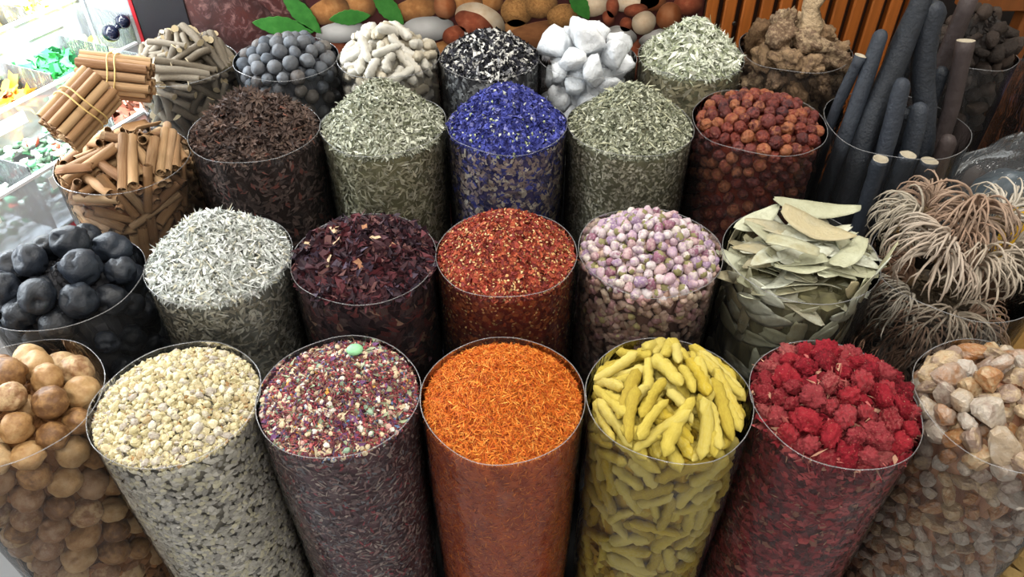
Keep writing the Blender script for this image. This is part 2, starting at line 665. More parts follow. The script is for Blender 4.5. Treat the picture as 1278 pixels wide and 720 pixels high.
def relax(b, p, u, h, r, side, depth, iters=60, flatten=0.25, torque=0.3, wallgap=0.0035):
    n = len(p)
    for it in range(iters):
        if it % 6 == 0:
            D = np.linalg.norm(p[:, None] - p[None], axis=2)
            I, J = np.where(np.triu(D < (h[:, None] + h[None] + r[:, None] + r[None] + 0.004), 1))
        if len(I):
            s, t = seg_closest(p[I], u[I], h[I], p[J], u[J], h[J])
            dv = (p[I] + u[I] * s[:, None]) - (p[J] + u[J] * t[:, None])
            dd = np.linalg.norm(dv, axis=1) + 1e-9
            ov = np.maximum(0, r[I] + r[J] - dd)
            push = dv / dd[:, None] * (ov * 0.5)[:, None] * 0.8
            np.add.at(p, I, push)
            np.add.at(p, J, -push)
            if h.max() > 0:
                np.add.at(u, I, torque * push * (s / (h[I] ** 2 + 1e-5))[:, None])
                np.add.at(u, J, -torque * push * (t / (h[J] ** 2 + 1e-5))[:, None])
        # back towards the surface of the heap, or the film
        z = heap_height(b, p[:, 0], p[:, 1])
        tz = z - depth
        pull = 0.25 if it < iters - 10 else 0.12
        p[~side, 2] += pull * (tz - p[:, 2])[~side]
        hi = ~side & (p[:, 2] > z - 0.25 * r)
        p[hi, 2] = (z - 0.25 * r)[hi]
        rho = np.hypot(p[:, 0], p[:, 1]) + 1e-9
        tt = np.clip((p[:, 2] - b.base) / (b.z - b.base), 0, 1)
        Rin = b.R * (0.93 + 0.07 * np.minimum(1, tt * 1.4) + b.flare * .5) * 0.982 - wallgap * .5
        tgt = Rin - r - depth * side
        k = np.where(side, pull * (tgt - rho) / rho, 0)
        p[:, 0] += k * p[:, 0]
        p[:, 1] += k * p[:, 1]
        over = side & (p[:, 2] > b.z - b.hp[2] - r)
        p[over, 2] += 0.4 * (b.z - b.hp[2] - r - p[:, 2])[over]
        # long pieces lie along the surface they rest on
        if h.max() > 0:
            e = 0.003
            nx = -(heap_height(b, p[:, 0] + e, p[:, 1]) - heap_height(b, p[:, 0] - e, p[:, 1])) / (2 * e)
            ny = -(heap_height(b, p[:, 0], p[:, 1] + e) - heap_height(b, p[:, 0], p[:, 1] - e)) / (2 * e)
            N = np.stack([nx, ny, np.ones(n)], 1)
            N[side] = np.stack([p[side, 0], p[side, 1], np.zeros(side.sum())], 1)
            N /= np.linalg.norm(N, axis=1, keepdims=True) + 1e-9
            u -= flatten * np.sum(u * N, 1, keepdims=True) * N
            u /= np.linalg.norm(u, axis=1, keepdims=True) + 1e-9
        for sg in (-1, 1):
            q = p + u * (h * sg)[:, None]
            rq = np.hypot(q[:, 0], q[:, 1]) + 1e-9
            ex = np.maximum(0, rq - (Rin - r)) * (q[:, 2] < b.z + 0.022)
            p[:, 0] -= ex * q[:, 0] / rq
            p[:, 1] -= ex * q[:, 1] / rq
    return p, u


def pack(key, hp, layers, iters=60, flatten=0.25, zlo=0.30, spread=2.0, torque=0.3):
    """layers: (count, (rmin, rmax), (hmin, hmax), 'top'|'side', depth in radii)"""
    b = BAG[key]
    b.hp = hp if len(hp) == 5 else (*hp, 0.0, 0.0)
    P, U, H, Rr, S, D = [], [], [], [], [], []
    for n, rr, hh, where, dep in layers:
        r = rng.uniform(rr[0], rr[1], n)
        h = rng.uniform(hh[0], hh[1], n)
        if where == 'top':
            k = np.arange(n) + 0.5
            rad = b.R * 0.93 * np.sqrt(k / n)
            th = k * 2.39996 + rng.normal(0, 0.25, n)
            x, y = rad * np.cos(th), rad * np.sin(th)
            z = heap_height(b, x, y) - r * dep
            side = np.zeros(n, bool)
        else:
            k = np.arange(n) + 0.5
            th = b.face + spread * (2 * ((k * 0.618034) % 1) - 1)
            z = b.z - b.hp[2] - r - zlo * (k / n)
            rad = b.R * 0.94 - r
            x, y = rad * np.cos(th), rad * np.sin(th)
            side = np.ones(n, bool)
        v = rng.standard_normal((n, 3))
        P.append(np.stack([x, y, z], 1))
        U.append(v / np.linalg.norm(v, axis=1, keepdims=True))
        H.append(h)
        Rr.append(r)
        S.append(side)
        D.append(r * dep if where == 'top' else np.full(n, dep * 1.0) * r)
    P, U, H, Rr, S, D = map(np.concatenate, (P, U, H, Rr, S, D))
    P, U = relax(b, P, U, H, Rr, S, D, iters, flatten, torque)
    return P + np.array([b.x, b.y, 0]), U, H, Rr, S


def axis_matrix(u, roll):
    x = Vector(u).normalized()
    a = x.orthogonal().normalized()
    c = x.cross(a)
    y = a * math.cos(roll) + c * math.sin(roll)
    z = x.cross(y)
    return Matrix((x, y, z)).transposed()


def put(name, me, loc, rot3, scale, label, cat, group):
    o = bpy.data.objects.new(name, me)
    M = rot3.to_4x4() @ Matrix.Diagonal((*scale, 1.0))
    M.translation = Vector(loc)
    o.matrix_world = M
    COL.objects.link(o)
    if label:
        tag(o, label, cat, group)
    return o


def put_round(name, meshes, P, U, Rr, label, cat, group, squash=0.12):
    for p, u, r in zip(P, U, Rr):
        s = [r * (1 + random.uniform(-squash, squash * 0.4)) for _ in range(3)]
        put(name, random.choice(meshes), p, axis_matrix(u, random.uniform(0, 6.28)), s, label, cat, group)


def put_long(name, meshes, P, U, H, Rr, label, cat, group):
    for p, u, h, r in zip(P, U, H, Rr):
        put(name, random.choice(meshes), p, axis_matrix(u, random.uniform(0, 6.28)), (2 * (h + r), r, r), label, cat, group)


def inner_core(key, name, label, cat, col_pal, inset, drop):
    """the packed pieces deeper inside, as one body, mostly darkened for the shade between the outer ones"""
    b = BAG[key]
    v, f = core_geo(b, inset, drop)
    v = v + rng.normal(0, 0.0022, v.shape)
    ch = [(v, f, pick_cols(col_pal, len(v), 0.2))]  # mostly darker palette puts the shade of the gaps into the colour
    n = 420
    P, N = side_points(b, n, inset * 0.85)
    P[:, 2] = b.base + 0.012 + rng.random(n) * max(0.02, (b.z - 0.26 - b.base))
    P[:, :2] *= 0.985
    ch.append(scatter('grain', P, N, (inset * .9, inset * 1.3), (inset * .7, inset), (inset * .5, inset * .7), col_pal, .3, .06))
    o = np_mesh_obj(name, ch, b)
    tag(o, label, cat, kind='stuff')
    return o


# ------------------------------------------------------------------ the setting
M_floor = plain_mat('floor_tile', (150, 152, 155), 0.35, 6, 0.08)
M_wall = plain_mat('wall_paint', (190, 184, 172), 0.7, 4, 0.04)
M_ceil = plain_mat('ceiling_paint', (215, 212, 205), 0.8, 4, 0.03)
struct(box('floor', -2.4, 2.4, -1.8, 2.4, -0.05, 0.0, M_floor))
struct(box('ceiling', -2.4, 2.4, -1.8, 2.4, CEIL, CEIL + 0.05, M_ceil))
struct(box('wall_back', -2.4, 2.4, 2.4, 2.45, 0.0, CEIL, M_wall))
struct(box('wall_left', -2.45, -2.4, -1.8, 2.4, 0.0, CEIL, M_wall))
struct(box('wall_right', 2.4, 2.45, -1.8, 2.4, 0.0, CEIL, M_wall))

M_lampbody = plain_mat('lamp_housing', (225, 225, 222), 0.5, 5, 0.03)
M_lampglow, _nt, _b = new_mat('lamp_diffuser')
_b.inputs['Emission Color'].default_value = (1, 0.97, 0.92, 1)
_b.inputs['Emission Strength'].default_value = 3.0
for lx, ly, lp in LAMPS:
    t = empty('ceiling_light', (lx, ly, CEIL))
    tag(t, 'square recessed ceiling light panel, unseen, lighting the spice stall', 'light', 'ceiling lights over the stall')
    for x0, x1, y0, y1 in ((-.31, .31, -.31, -.29), (-.31, .31, .29, .31), (-.31, -.29, -.29, .29), (.29, .31, -.29, .29)):
        box('frame', x0, x1, y0, y1, -0.06, 0.0, M_lampbody, t)
    box('diffuser', -.29, .29, -.29, .29, -0.03, -0.02, M_lampglow, t)

# low dark stand under the bags
M_stand = plain_mat('stand_black', (16, 14, 14), 0.7, 12, 0.2)
st = empty('display_stand', (0.01, 0.92, 0))
tag(st, 'low black stand under the rows of spice bags', 'stand')
box('top', -0.675, 0.665, -0.50, 0.52, TABLE - 0.03, TABLE, M_stand, st, 0.004)
box('front_board', -0.665, 0.655, -0.49, -0.47, 0.0, TABLE - 0.03, M_stand, st)
box('back_board', -0.665, 0.655, 0.49, 0.51, 0.0, TABLE - 0.03, M_stand, st)
for sx in (-0.665, 0.635):
    box('side_board', sx, sx + 0.02, -0.47, 0.49, 0.0, TABLE - 0.03, M_stand, st)

# ------------------------------------------------------------------ printed panel with pictures of nuts and dates
def print_mat(name, kind):
    m, nt, b = new_mat(name)
    b.inputs['Roughness'].default_value = 0.4
    if kind == 'date':
        n = noise_node(nt, 38, 5, 0.65)
        n.inputs['Distortion'].default_value = 2.2
        c = ramp(nt, [(26, 10, 9), (48, 18, 14), (62, 26, 20), (52, 22, 20), (104, 72, 68), (54, 24, 22), (40, 15, 13)], n.outputs[0])
    elif kind == 'leaf':
        n = noise_node(nt, 60, 4)
        c = ramp(nt, [(24, 66, 20), (48, 104, 38), (74, 126, 58)], n.outputs[0])
    elif kind == 'walnut':
        n = noise_node(nt, 130, 5, 0.6)
        n.inputs['Distortion'].default_value = 1.5
        c = ramp(nt, [(52, 30, 14), (128, 86, 46), (178, 130, 76), (90, 56, 28)], n.outputs[0])
    elif kind == 'chestnut':
        n = noise_node(nt, 70, 5)
        c = ramp(nt, [(84, 46, 22), (150, 100, 56), (190, 142, 92)], n.outputs[0])
    elif kind == 'almond':
        n = noise_node(nt, 40, 4, stretch=(1, 1, 3))
        c = ramp(nt, [(80, 44, 24), (128, 82, 50), (150, 104, 66)], n.outputs[0])
    elif kind == 'red':
        n = noise_node(nt, 90, 4)
        c = ramp(nt, [(84, 34, 22), (138, 70, 46), (172, 112, 82)], n.outputs[0])
    elif kind == 'cream':
        n = noise_node(nt, 50, 4)
        c = ramp(nt, [(168, 128, 92), (206, 182, 152), (222, 208, 190)], n.outputs[0])
    elif kind == 'grey':
        n = noise_node(nt, 18, 3)
        c = ramp(nt, [(150, 144, 138), (190, 186, 180)], n.outputs[0])
    elif kind == 'hazel':
        n = noise_node(nt, 24, 3)
        c = ramp(nt, [(84, 38, 18), (140, 78, 42), (186, 140, 104)], n.outputs[0])
    else:
        n = noise_node(nt, 12, 4)
        c = ramp(nt, [(22, 14, 14), (60, 24, 22), (40, 26, 26)], n.outputs[0])
    if kind not in ('leaf', 'ground'):
        # the print shows rounded things: its ink darkens towards each outline
        tc = nt.nodes.new('ShaderNodeTexCoord')
        vm = nt.nodes.new('ShaderNodeVectorMath')
        vm.operation = 'DISTANCE'
        mp = nt.nodes.new('ShaderNodeMapping')
        mp.inputs['Scale'].default_value = (1, 0, 1)
        nt.links.new(tc.outputs['Generated'], mp.inputs[0])
        nt.links.new(mp.outputs[0], vm.inputs[0])
        vm.inputs[1].default_value = (0.42, 0, 0.62)
        mr = nt.nodes.new('ShaderNodeMapRange')
        mr.inputs[1].default_value, mr.inputs[2].default_value = 0.12, 0.62
        mr.inputs[3].default_value, mr.inputs[4].default_value = 1.15, 0.16
        nt.links.new(vm.outputs['Value'], mr.inputs[0])
        mm = nt.nodes.new('ShaderNodeMix')
        mm.data_type, mm.blend_type = 'RGBA', 'MULTIPLY'
        mm.inputs[0].default_value = 1.0
        nt.links.new(c, mm.inputs[6])
        nt.links.new(mr.outputs[0], mm.inputs[7])
        c = mm.outputs[2]
    nt.links.new(c, b.inputs['Base Color'])
    return m


YP = 1.50
poster = empty('printed_panel', (0, YP, 0.25))
tag(poster, 'printed counter panel with large pictures of dates, nuts and green leaves', 'panel')
box('board', -0.644, 0.379, 0.0, 0.03, 0.0, 0.80, print_mat('print_ground', 'ground'), poster)
box('black_board', -0.745, -0.645, -0.004, 0.03, 0.0, 0.80, plain_mat('black_panel', (24, 22, 26), 0.4, 8, 0.15), poster)
box('red_edge', -0.752, -0.7455, -0.006, 0.03, 0.0, 0.80, plain_mat('red_edge', (140, 22, 30), 0.4, 8, 0.1), poster)
PM = {k: print_mat('print_' + k, k) for k in ('date', 'leaf', 'walnut', 'chestnut', 'almond', 'red', 'cream', 'grey', 'hazel')}


def plate(name, px, py, rx, ry, ang, kind, lvl, shape='round', ):
    """flat printed figure, lvl orders the overprint"""
    cx, cz = (px - 639) * 0.0016, 0.897 - py * 0.00162 - 0.25
    n = 40
    V, F = [], []
    for i in range(n):
        t = 2 * math.pi * i / n
        if shape == 'leaf':
            # pointed leaf with a toothed edge
            s = math.cos(t)
            w = (1 - abs(s) ** 1.6) ** 0.8 * (1.0 if i % 2 else 0.9) * (1 if math.sin(t) > 0 else -1)
            a, c = s * rx, w * ry * 0.9
        else:
            k = 1 + 0.06 * noise.noise((math.cos(t) * 1.5 + px, math.sin(t) * 1.5, py))
            a, c = math.cos(t) * rx * k, math.sin(t) * ry * k
        x = (a * math.cos(ang) - c * math.sin(ang)) * 0.0016
        z = (a * math.sin(ang) + c * math.cos(ang)) * 0.00162
        V.append((cx + x, -0.0005 - 0.0004 * lvl, cz + z))
    V += [(v[0], 0.0, v[2]) for v in V]
    F.append(tuple(range(n)))
    for i in range(n):
        j = (i + 1) % n
        F.append((i, i + n, j + n, j))
    return mesh_obj(name, V, F, [PM[kind]], poster, smooth=False)


FIG = [('printed_date', 250, 12, 34, 40, .2, 'date', 1), ('printed_date', 303, 32, 44, 36, -.3, 'date', 2), ('printed_date', 352, 12, 34, 30, .4, 'date', 1),
       ('printed_date', 275, 78, 50, 30, .1, 'date', 1), ('printed_chestnut', 412, 14, 28, 15, .3, 'chestnut', 2), ('printed_chestnut', 450, 6, 22, 16, -.3, 'chestnut', 1),
       ('printed_nut_half', 424, 40, 34, 13, .15, 'grey', 3), ('printed_chestnut', 520, 12, 30, 14, .2, 'chestnut', 2), ('printed_chestnut', 556, 8, 14, 16, 0, 'hazel', 3),
       ('printed_chestnut', 584, 6, 20, 16, 0, 'chestnut', 2), ('printed_nut_half', 532, 36, 34, 16, .1, 'grey', 3), ('printed_peanut', 566, 44, 16, 12, .4, 'red', 4),
       ('printed_walnut', 600, 28, 34, 22, -.5, 'cream', 3), ('printed_walnut_kernel', 592, 30, 26, 14, -.5, 'red', 4), ('printed_walnut', 645, 14, 20, 19, 0, 'walnut', 2),
       ('printed_walnut', 675, 6, 20, 16, .3, 'walnut', 3), ('printed_almond', 668, 44, 46, 16, .25, 'almond', 3), ('printed_walnut', 702, 20, 20, 15, .2, 'walnut', 4),
       ('printed_chestnut', 644, 36, 16, 12, 0, 'chestnut', 2), ('printed_peanut', 742, 6, 20, 14, .3, 'cream', 3), ('printed_peanut', 763, 8, 8, 13, .1, 'red', 5),
       ('printed_peanut', 792, 12, 15, 8, .1, 'red', 5), ('printed_peanut', 790, 4, 30, 10, .1, 'cream', 4), ('printed_peanut', 759, 22, 7, 10, .5, 'red', 5),
       ('printed_peanut', 782, 30, 8, 9, .2, 'red', 5), ('printed_hazelnut', 804, 28, 15, 15, 0, 'cream', 6), ('printed_hazelnut', 834, 20, 16, 17, 0, 'hazel', 6),
       ('printed_nut_half', 778, 44, 20, 11, -.3, 'grey', 5), ('printed_nut_half', 822, 46, 22, 9, .3, 'grey', 5), ('printed_hazelnut', 856, 4, 18, 14, 0, 'red', 4),
       ('printed_hazelnut', 812, 2, 16, 12, 0, 'hazel', 4), ('printed_chestnut', 610, 4, 18, 12, 0, 'chestnut', 1), ('printed_hazelnut', 846, 36, 9, 9, 0, 'cream', 6),
       ('printed_peanut', 796, 80, 9, 30, -.1, 'red', 3), ('printed_date', 700, 70, 40, 26, .2, 'almond', 1), ('printed_date', 400, 75, 40, 22, .2, 'red', 1),
       ('printed_chestnut', 560, 72, 40, 22, .2, 'chestnut', 1), ('printed_hazelnut', 850, 75, 40, 26, .2, 'hazel', 1)]
for a in FIG:
    plate(*a)
for lx, ly, ln, wd_, an in ((352, 33, 38, 15, -.15), (378, 16, 32, 14, 2.25), (437, 21, 26, 11, .1), (486, 10, 26, 14, 2.3), (722, 5, 22, 12, 2.2)):
    plate('printed_leaf', lx, ly, ln, wd_, an, 'leaf', 7, 'leaf')

# wooden slatted panel
M_slat = plain_mat('orange_wood', (150, 84, 34), 0.45, 9, 0.3, stretch=(9, 9, 0.6))
M_gap = plain_mat('slat_backing', (44, 24, 12), 0.7, 9, 0.2)
sl = empty('slatted_wood_panel', (0.383, 1.50, 0.25))
tag(sl, 'orange-brown wooden panel of vertical slats beside the printed panel', 'panel')
box('backing', 0.0, 0.435, 0.022, 0.034, 0, 0.80, M_gap, sl)
for i in range(12):
    box('slat', 0.002 + i * 0.0362, 0.002 + i * 0.0362 + 0.0235, 0.0, 0.022, 0, 0.80, M_slat, sl, 0.003)
V, F = blob(10, 6, lambda d: 0.0045 * (0.4 if abs(d.y) > .5 else 1))
s_ = mesh_obj('screw', V, F, [plain_mat('screw_steel', (70, 66, 62), 0.3, 30, 0.2, metal=0.8)], sl)
s_.location = (0.062, -0.001, 0.60)

db = box('black_board', 0.83, 1.45, 1.50, 1.53, 0.0, 1.05, plain_mat('added_dark_sheet', (26, 20, 18), 0.6, 8, 0.2))  # black sheet added to stand in for the darkness past the slats
tag(db, 'dark sheet added for the darkness behind the wooden rack post', 'board')

# wooden rack frame
M_rack = plain_mat('rack_wood', (116, 66, 26), 0.5, 8, 0.25, stretch=(8, 8, 0.7))
rk = empty('wooden_rack', (0.93, 1.36, 0))
tag(rk, 'brown wooden rack post and beam beside the black branches', 'rack')
box('post', -0.016, 0.016, -0.016, 0.016, 0, 0.935, M_rack, rk, 0.002)
box('beam', -0.13, 0.50, -0.02, 0.02, 0.935, 0.975, M_rack, rk, 0.002)
box('post', 0.40, 0.432, -0.016, 0.016, 0, 0.935, M_rack, rk, 0.002)

# crate at the side, with a clear bin, a glossy parcel and a yellow packet on it
M_crate = plain_mat('crate_wood', (60, 40, 26), 0.6, 8, 0.2)
cr = empty('side_crate', (0.90, 1.12, 0))
tag(cr, 'dark wooden crate standing to the right of the stand', 'crate')
box('crate_top', -0.20, 0.36, -0.165, 0.17, 0.66, 0.68, M_crate, cr, 0.003)
for i in range(5):
    box('crate_board', -0.195, 0.355, -0.16, -0.145, 0.01 + i * 0.13, 0.13 + i * 0.13, M_crate, cr, 0.003)
    box('crate_board', -0.195, 0.355, 0.15, 0.165, 0.01 + i * 0.13, 0.13 + i * 0.13, M_crate, cr, 0.003)
for sx in (-0.195, 0.335):
    box('crate_side', sx, sx + 0.02, -0.145, 0.15, 0.0, 0.66, M_crate, cr, 0.003)

M_acryl = film_mat('clear_acrylic', haze=0.03, streak=0.02, tint=(0.94, 0.95, 0.97), rough=0.05)
bn = empty('clear_bin', (0.985, 1.20, 0.68))
tag(bn, 'clear acrylic bin of purple dried flowers on the side crate', 'bin')
for q in ((-.10, .10, -.07, -.067, 0, .20), (-.10, .10, .067, .07, 0, .20), (-.10, -.097, -.067, .067, 0, .20), (.097, .10, -.067, .067, 0, .20), (-.097, .097, -.067, .067, 0, .003)):
    box('bin_wall', *q, M_acryl, bn)
M_purple = item_mat('purple_flower', [(52, 40, 60), (104, 84, 112), (140, 118, 140)], 0.8, 4, 0.5)
pv = []
for k in range(3):
    V, F = blob(14, 9, lambda d, k=k: 0.75 + 0.3 * noise.noise(d * 3.2 + Vector((k * 5, 1, 2))) + 0.16 * noise.noise(d * 8))
    pv.append(make_mesh('dried_purple_flower', V, F, [M_purple]))
for k in range(40):
    i, j, l = k % 8, (k // 8) % 5, 0
    p = (bn.location.x - .082 + i * .0235, bn.location.y - .052 + j * .026, .68 + .125 + random.uniform(-.004, .014))
    put('dried_purple_flower', random.choice(pv), p, axis_matrix(rng.standard_normal(3), 0), (.0145, .0145, .0145),
        'purple-grey dried flower head in the clear acrylic bin', 'flower', 'purple flowers in the clear bin')
o = np_mesh_obj('purple_flower_layer', [scatter('grain', np.stack([rng.uniform(.905, 1.065, 900), rng.uniform(1.145, 1.255, 900), rng.uniform(.69, .792, 900)], 1) + [0, 0, 0],
                np.tile([0, 0, 1.0], (900, 1)), (.012, .016), (.012, .016), (.010, .012), [((80, 64, 88), 1), ((120, 100, 124), 1)], 1, .1)],
                type('B', (), {'x': 0, 'y': 0})())
tag(o, 'purple-grey dried flowers packed under the top layer in the clear bin', 'flowers', kind='stuff')

# crumpled glossy clear parcel
V, F = blob(40, 22, lambda d: 0.092 * (1 + 0.20 * noise.noise(d * 2.1 + Vector((3, 1, 0))) + 0.12 * abs(noise.noise(d * 6)) - 0.10 * abs(noise.noise(d * 4 + Vector((7, 7, 1))))))
V = [Vector((v.x * 1.25, v.y * 0.7, max(v.z, -0.040) * 1.35)) for v in V]
pb = empty('clear_parcel', (0.812, 1.040, 0.68 + 0.0545))
tag(pb, 'crumpled glossy clear plastic parcel on the side crate', 'parcel')
mesh_obj('wrapping', V, F, [film_mat('crumpled_film', haze=0.05, streak=0.1, tint=(0.86, 0.89, 0.91), rough=0.07)], pb)
V, F = blob(18, 10, lambda d: 0.058 * (1 + 0.2 * noise.noise(d * 2.3)))
V = [Vector((v.x * 1.2, v.y * 0.7, max(v.z, -0.034))) for v in V]
mesh_obj('filling', V, F, [plain_mat('parcel_fill', (56, 66, 72), 0.3, 40, 0.5)], pb)
yp = box('yellow_packet', 0.772, 0.81, 0.956, 0.970, 0.68, 0.775, plain_mat('yellow_card', (206, 160, 34), 0.5, 20, 0.08), None, 0.002)
tag(yp, 'small yellow packet standing on the side crate', 'packet')

# woven basket right of the stand
M_straw = item_mat('straw', [(140, 108, 58), (176, 142, 84), (196, 164, 104)], 0.7, 60, 0.3)
bk = empty('woven_basket', (0.915, 0.735, 0))
tag(bk, 'large woven straw basket beside the stand', 'basket')
R0, H0 = 0.20, 0.62
NS = 30


def brad(z):
    return R0 * (0.88 + 0.12 * z / H0)


V, F = [], []
for j in range(2):
    for i in range(NS * 2):
        t = math.pi * i / NS
        V.append(((brad(j * H0) - .006) * math.cos(t), (brad(j * H0) - .006) * math.sin(t), j * H0))
for i in range(NS * 2):
    j = (i + 1) % (NS * 2)
    F.append((i, j, j + NS * 2, i + NS * 2))
F.append(tuple(range(NS * 2 - 1, -1, -1)))
mesh_obj('lining', V, F, [M_straw], bk)
rows = 21
for j in range(rows):
    z0, z1 = j * H0 / rows + .0015, (j + 1) * H0 / rows - .0015
    for i in range(NS):
        t0 = 2 * math.pi * (i + 0.5 * (j % 2)) / NS
        tm = (t0 % (2 * math.pi))
        if not (1.9 < tm < 5.2):
            continue              # weave only where the basket shows
        V, F = [], []
        for k in range(5):
            t = t0 + (k / 4 - .5) * 2 * math.pi / NS * 1.12
            bul = .006 * math.sin(math.pi * k / 4) - .003
            for z in (z0, z1):
                V.append(((brad(z) + bul) * math.cos(t), (brad(z) + bul) * math.sin(t), z))
        for k in range(4):
            F.append((2 * k, 2 * k + 2, 2 * k + 3, 2 * k + 1))
        o = mesh_obj('straw_strip', V, F, [M_straw], bk)
RV, RF = tube([(brad(H0) * math.cos(2 * math.pi * i / 40), brad(H0) * math.sin(2 * math.pi * i / 40), H0) for i in range(41)], 0.008, 8, cap=False)
mesh_obj('rim', RV, RF, [M_straw], bk)

# ------------------------------------------------------------------ lit display case of dried fruit on the left
AZ = math.radians(66)
case = empty('display_case', (-0.95, 0.70, 0), AZ)
tag(case, 'lit white display case with stepped clear bins of dried fruit', 'display case')
M_white = plain_mat('case_white', (228, 232, 236), 0.35, 6, 0.03)
M_front = film_mat('frosted_acrylic', haze=0.45, streak=0.2, tint=(0.9, 0.93, 0.97), rough=0.1)
M_div = film_mat('acrylic_divider', haze=0.12, streak=0.1, tint=(0.9, 0.93, 0.96), rough=0.06)
M_tag = plain_mat('price_tag_white', (245, 245, 245), 0.5, 6, 0.01)
M_pink = plain_mat('pink_strip', (226, 90, 104), 0.5, 6, 0.04)
TIERS = [(0.00, 0.66, 0.765, 0.74), (0.15, 0.735, 0.811, 0.80), (0.30, 0.80, 0.874, 0.96)]
A0 = -0.5
box('base_panel', A0, 0.74, 0.012, 0.03, 0.0, 0.655, M_white, case)
box('pink_strip', A0, 0.74, 0.003, 0.0115, 0.625, 0.655, M_pink, case)
FP = []
for (off, zs, zt, end) in TIERS:
    box('shelf', A0, end, off + 0.003, off + 0.15, zs - 0.008, zs, M_white, case)
    FP.append(box('front_panel', A0, end, off - 0.002, off + 0.002, zs, zt, M_front, case))
    box('panel_edge', A0, end, off - 0.004, off + 0.004, zt, zt + 0.005, M_white, FP[-1])
    box('end_panel', end, end + 0.004, off, off + 0.148, zs - 0.008, zt + 0.06, M_div, case)
box('back_panel', A0, 0.96, 0.455, 0.47, 0.0, 1.25, M_white, case)
DIV = [[-0.05, 0.18, 0.40, 0.58], [0.10, 0.34, 0.60, 0.735], [0.15, 0.42, 0.70, 0.84]]
for fp, (off, zs, zt, end), ds in zip(FP, TIERS, DIV):
    for d in ds:
        box('divider', d - 0.0015, d + 0.0015, off + 0.004, off + 0.147, zs, zt + 0.02, M_div, case)
        box('price_tag', d - 0.16, d - 0.08, off - 0.0035, off - 0.002, zt - 0.035, zt - 0.012, M_tag, fp)
# strip lamp of the case
ls = box('lamp_strip', A0, 0.94, 0.17, 0.23, 1.215, 1.235, M_lampbody, case)
for _a in (A0 + .02, 0.90):
    box('lamp_arm', _a, _a + .02, 0.23, 0.455, 1.22, 1.232, M_lampbody, case)
lg = area_light('case_lamp_light', (0, 0, 0), 1.3, 0.05, 38, (0.88, 0.95, 1.0), (0, 0, 0))
lg.parent = case
lg.location = (0.25, 0.20, 1.205)
lg.rotation_euler = (0, 0, 0)


def case_fill(name, label, k, a0, a1, pal, seed, tmp='crumple', size=0.03):
    off, zs, zt, end = TIERS[k]
    n = 260
    x = rng.uniform(a0 + .012, a1 - .012, n)
    y = rng.uniform(off + .02, off + .135, n)
    z = zs + 0.012 + rng.random(n) ** .6 * (zt - zs - .01) * (0.55 + 0.5 * (y - off) / .15)
    ch = [scatter(tmp, np.stack([x, y, z], 1), np.tile([0, -.3, 1.0], (n, 1)), (size * .6, size), (size * .4, size * .8), (.006, .012), pal, .6, .12)]
    o = np_mesh_obj(name, ch, type('B', (), {'x': 0, 'y': 0})(), smooth=True)
    # the pieces are laid out along the case
    o.matrix_world = Matrix.Translation((-0.95, 0.70, TABLE)) @ Matrix.Rotation(AZ, 4, 'Z')
    tag(o, label, 'dried fruit', 'dried fruit in the lit case', kind='stuff')
    return o


YEL = [((240, 214, 90), 2), ((236, 180, 60), 1), ((230, 225, 190), 1)]
GRN = [((70, 170, 96), 3), ((110, 200, 130), 2), ((40, 120, 70), 1)]
ORG = [((228, 158, 60), 2), ((240, 204, 90), 2), ((150, 80, 50), 1)]
WHG = [((214, 224, 210), 2), ((120, 180, 140), 1), ((90, 110, 90), 1), ((190, 90, 70), .5)]
LIM = [((214, 224, 120), 2), ((236, 236, 180), 2), ((190, 190, 90), 1)]
case_fill('dried_mango', 'yellow dried mango pieces in the upper bin of the lit case', 2, 0.42, 0.70, YEL, 1)
case_fill('dried_papaya', 'orange and brown dried fruit in the upper bin nearest the shop front', 2, 0.15, 0.42, ORG, 2)
case_fill('dried_melon', 'pale dried melon pieces in the upper bin beside the glass door', 2, 0.70, 0.84, LIM, 3)
case_fill('pale_dried_fruit', 'cream dried fruit pieces in the end bin behind the glass door', 2, 0.84, 0.955, LIM, 3)
case_fill('green_candied_fruit', 'bright green candied fruit strips in the middle bin', 1, 0.60, 0.735, GRN, 4)
case_fill('lime_green_dried_fruit', 'yellow-green dried fruit in the end of the middle tier', 1, 0.735, 0.795, LIM, 5)
case_fill('orange_dried_fruit', 'orange and yellow dried fruit pieces in the middle bin', 1, 0.34, 0.60, ORG, 6)
case_fill('mixed_seeds', 'white and green mixed nuts in the lowest clear bin', 0, 0.40, 0.58, WHG, 7, 'grain', 0.022)
case_fill('pale_nuts', 'pale nuts in the lowest clear bin towards the shop front', 0, 0.18, 0.40, WHG, 8, 'grain', 0.022)
case_fill('red_dried_fruit', 'brownish red dried fruit in the end of the lowest tier', 0, 0.58, 0.735, [((150, 90, 70), 1), ((190, 150, 130), 1)], 9)

# clear door with a dark double knob
dr = empty('acrylic_door', (-0.80, 1.495, 0.25))
tag(dr, 'clear acrylic door with dark knob next to the black panel', 'door')
box('pane', -0.038, 0.046, 0.0, 0.004, 0.0, 0.85, M_div, dr)
box('door_edge', -0.045, -0.0385, -0.004, 0.006, 0.0, 0.85, film_mat('door_edge', haze=0.35, streak=0.1, tint=(.8, .86, .92)), dr)
M_knob = plain_mat('knob_black', (14, 18, 34), 0.12, 10, 0.2, spec=0.6)
V, F = tube([(0.008, -0.03, 0.594), (0.032, -0.016, 0.612), (0.034, 0.0, 0.614)], 0.006, 10)
kn = mesh_obj('knob', V, F, [M_knob], dr)
for kx, kz, kr, ky in ((0.008, 0.594, 0.0165, -0.030), (0.032, 0.612, 0.014, -0.016)):
    V, F = blob(20, 12, lambda d: kr)
    o = mesh_obj('knob_ball', V, F, [M_knob], kn)
    o.location = (kx, ky, kz)


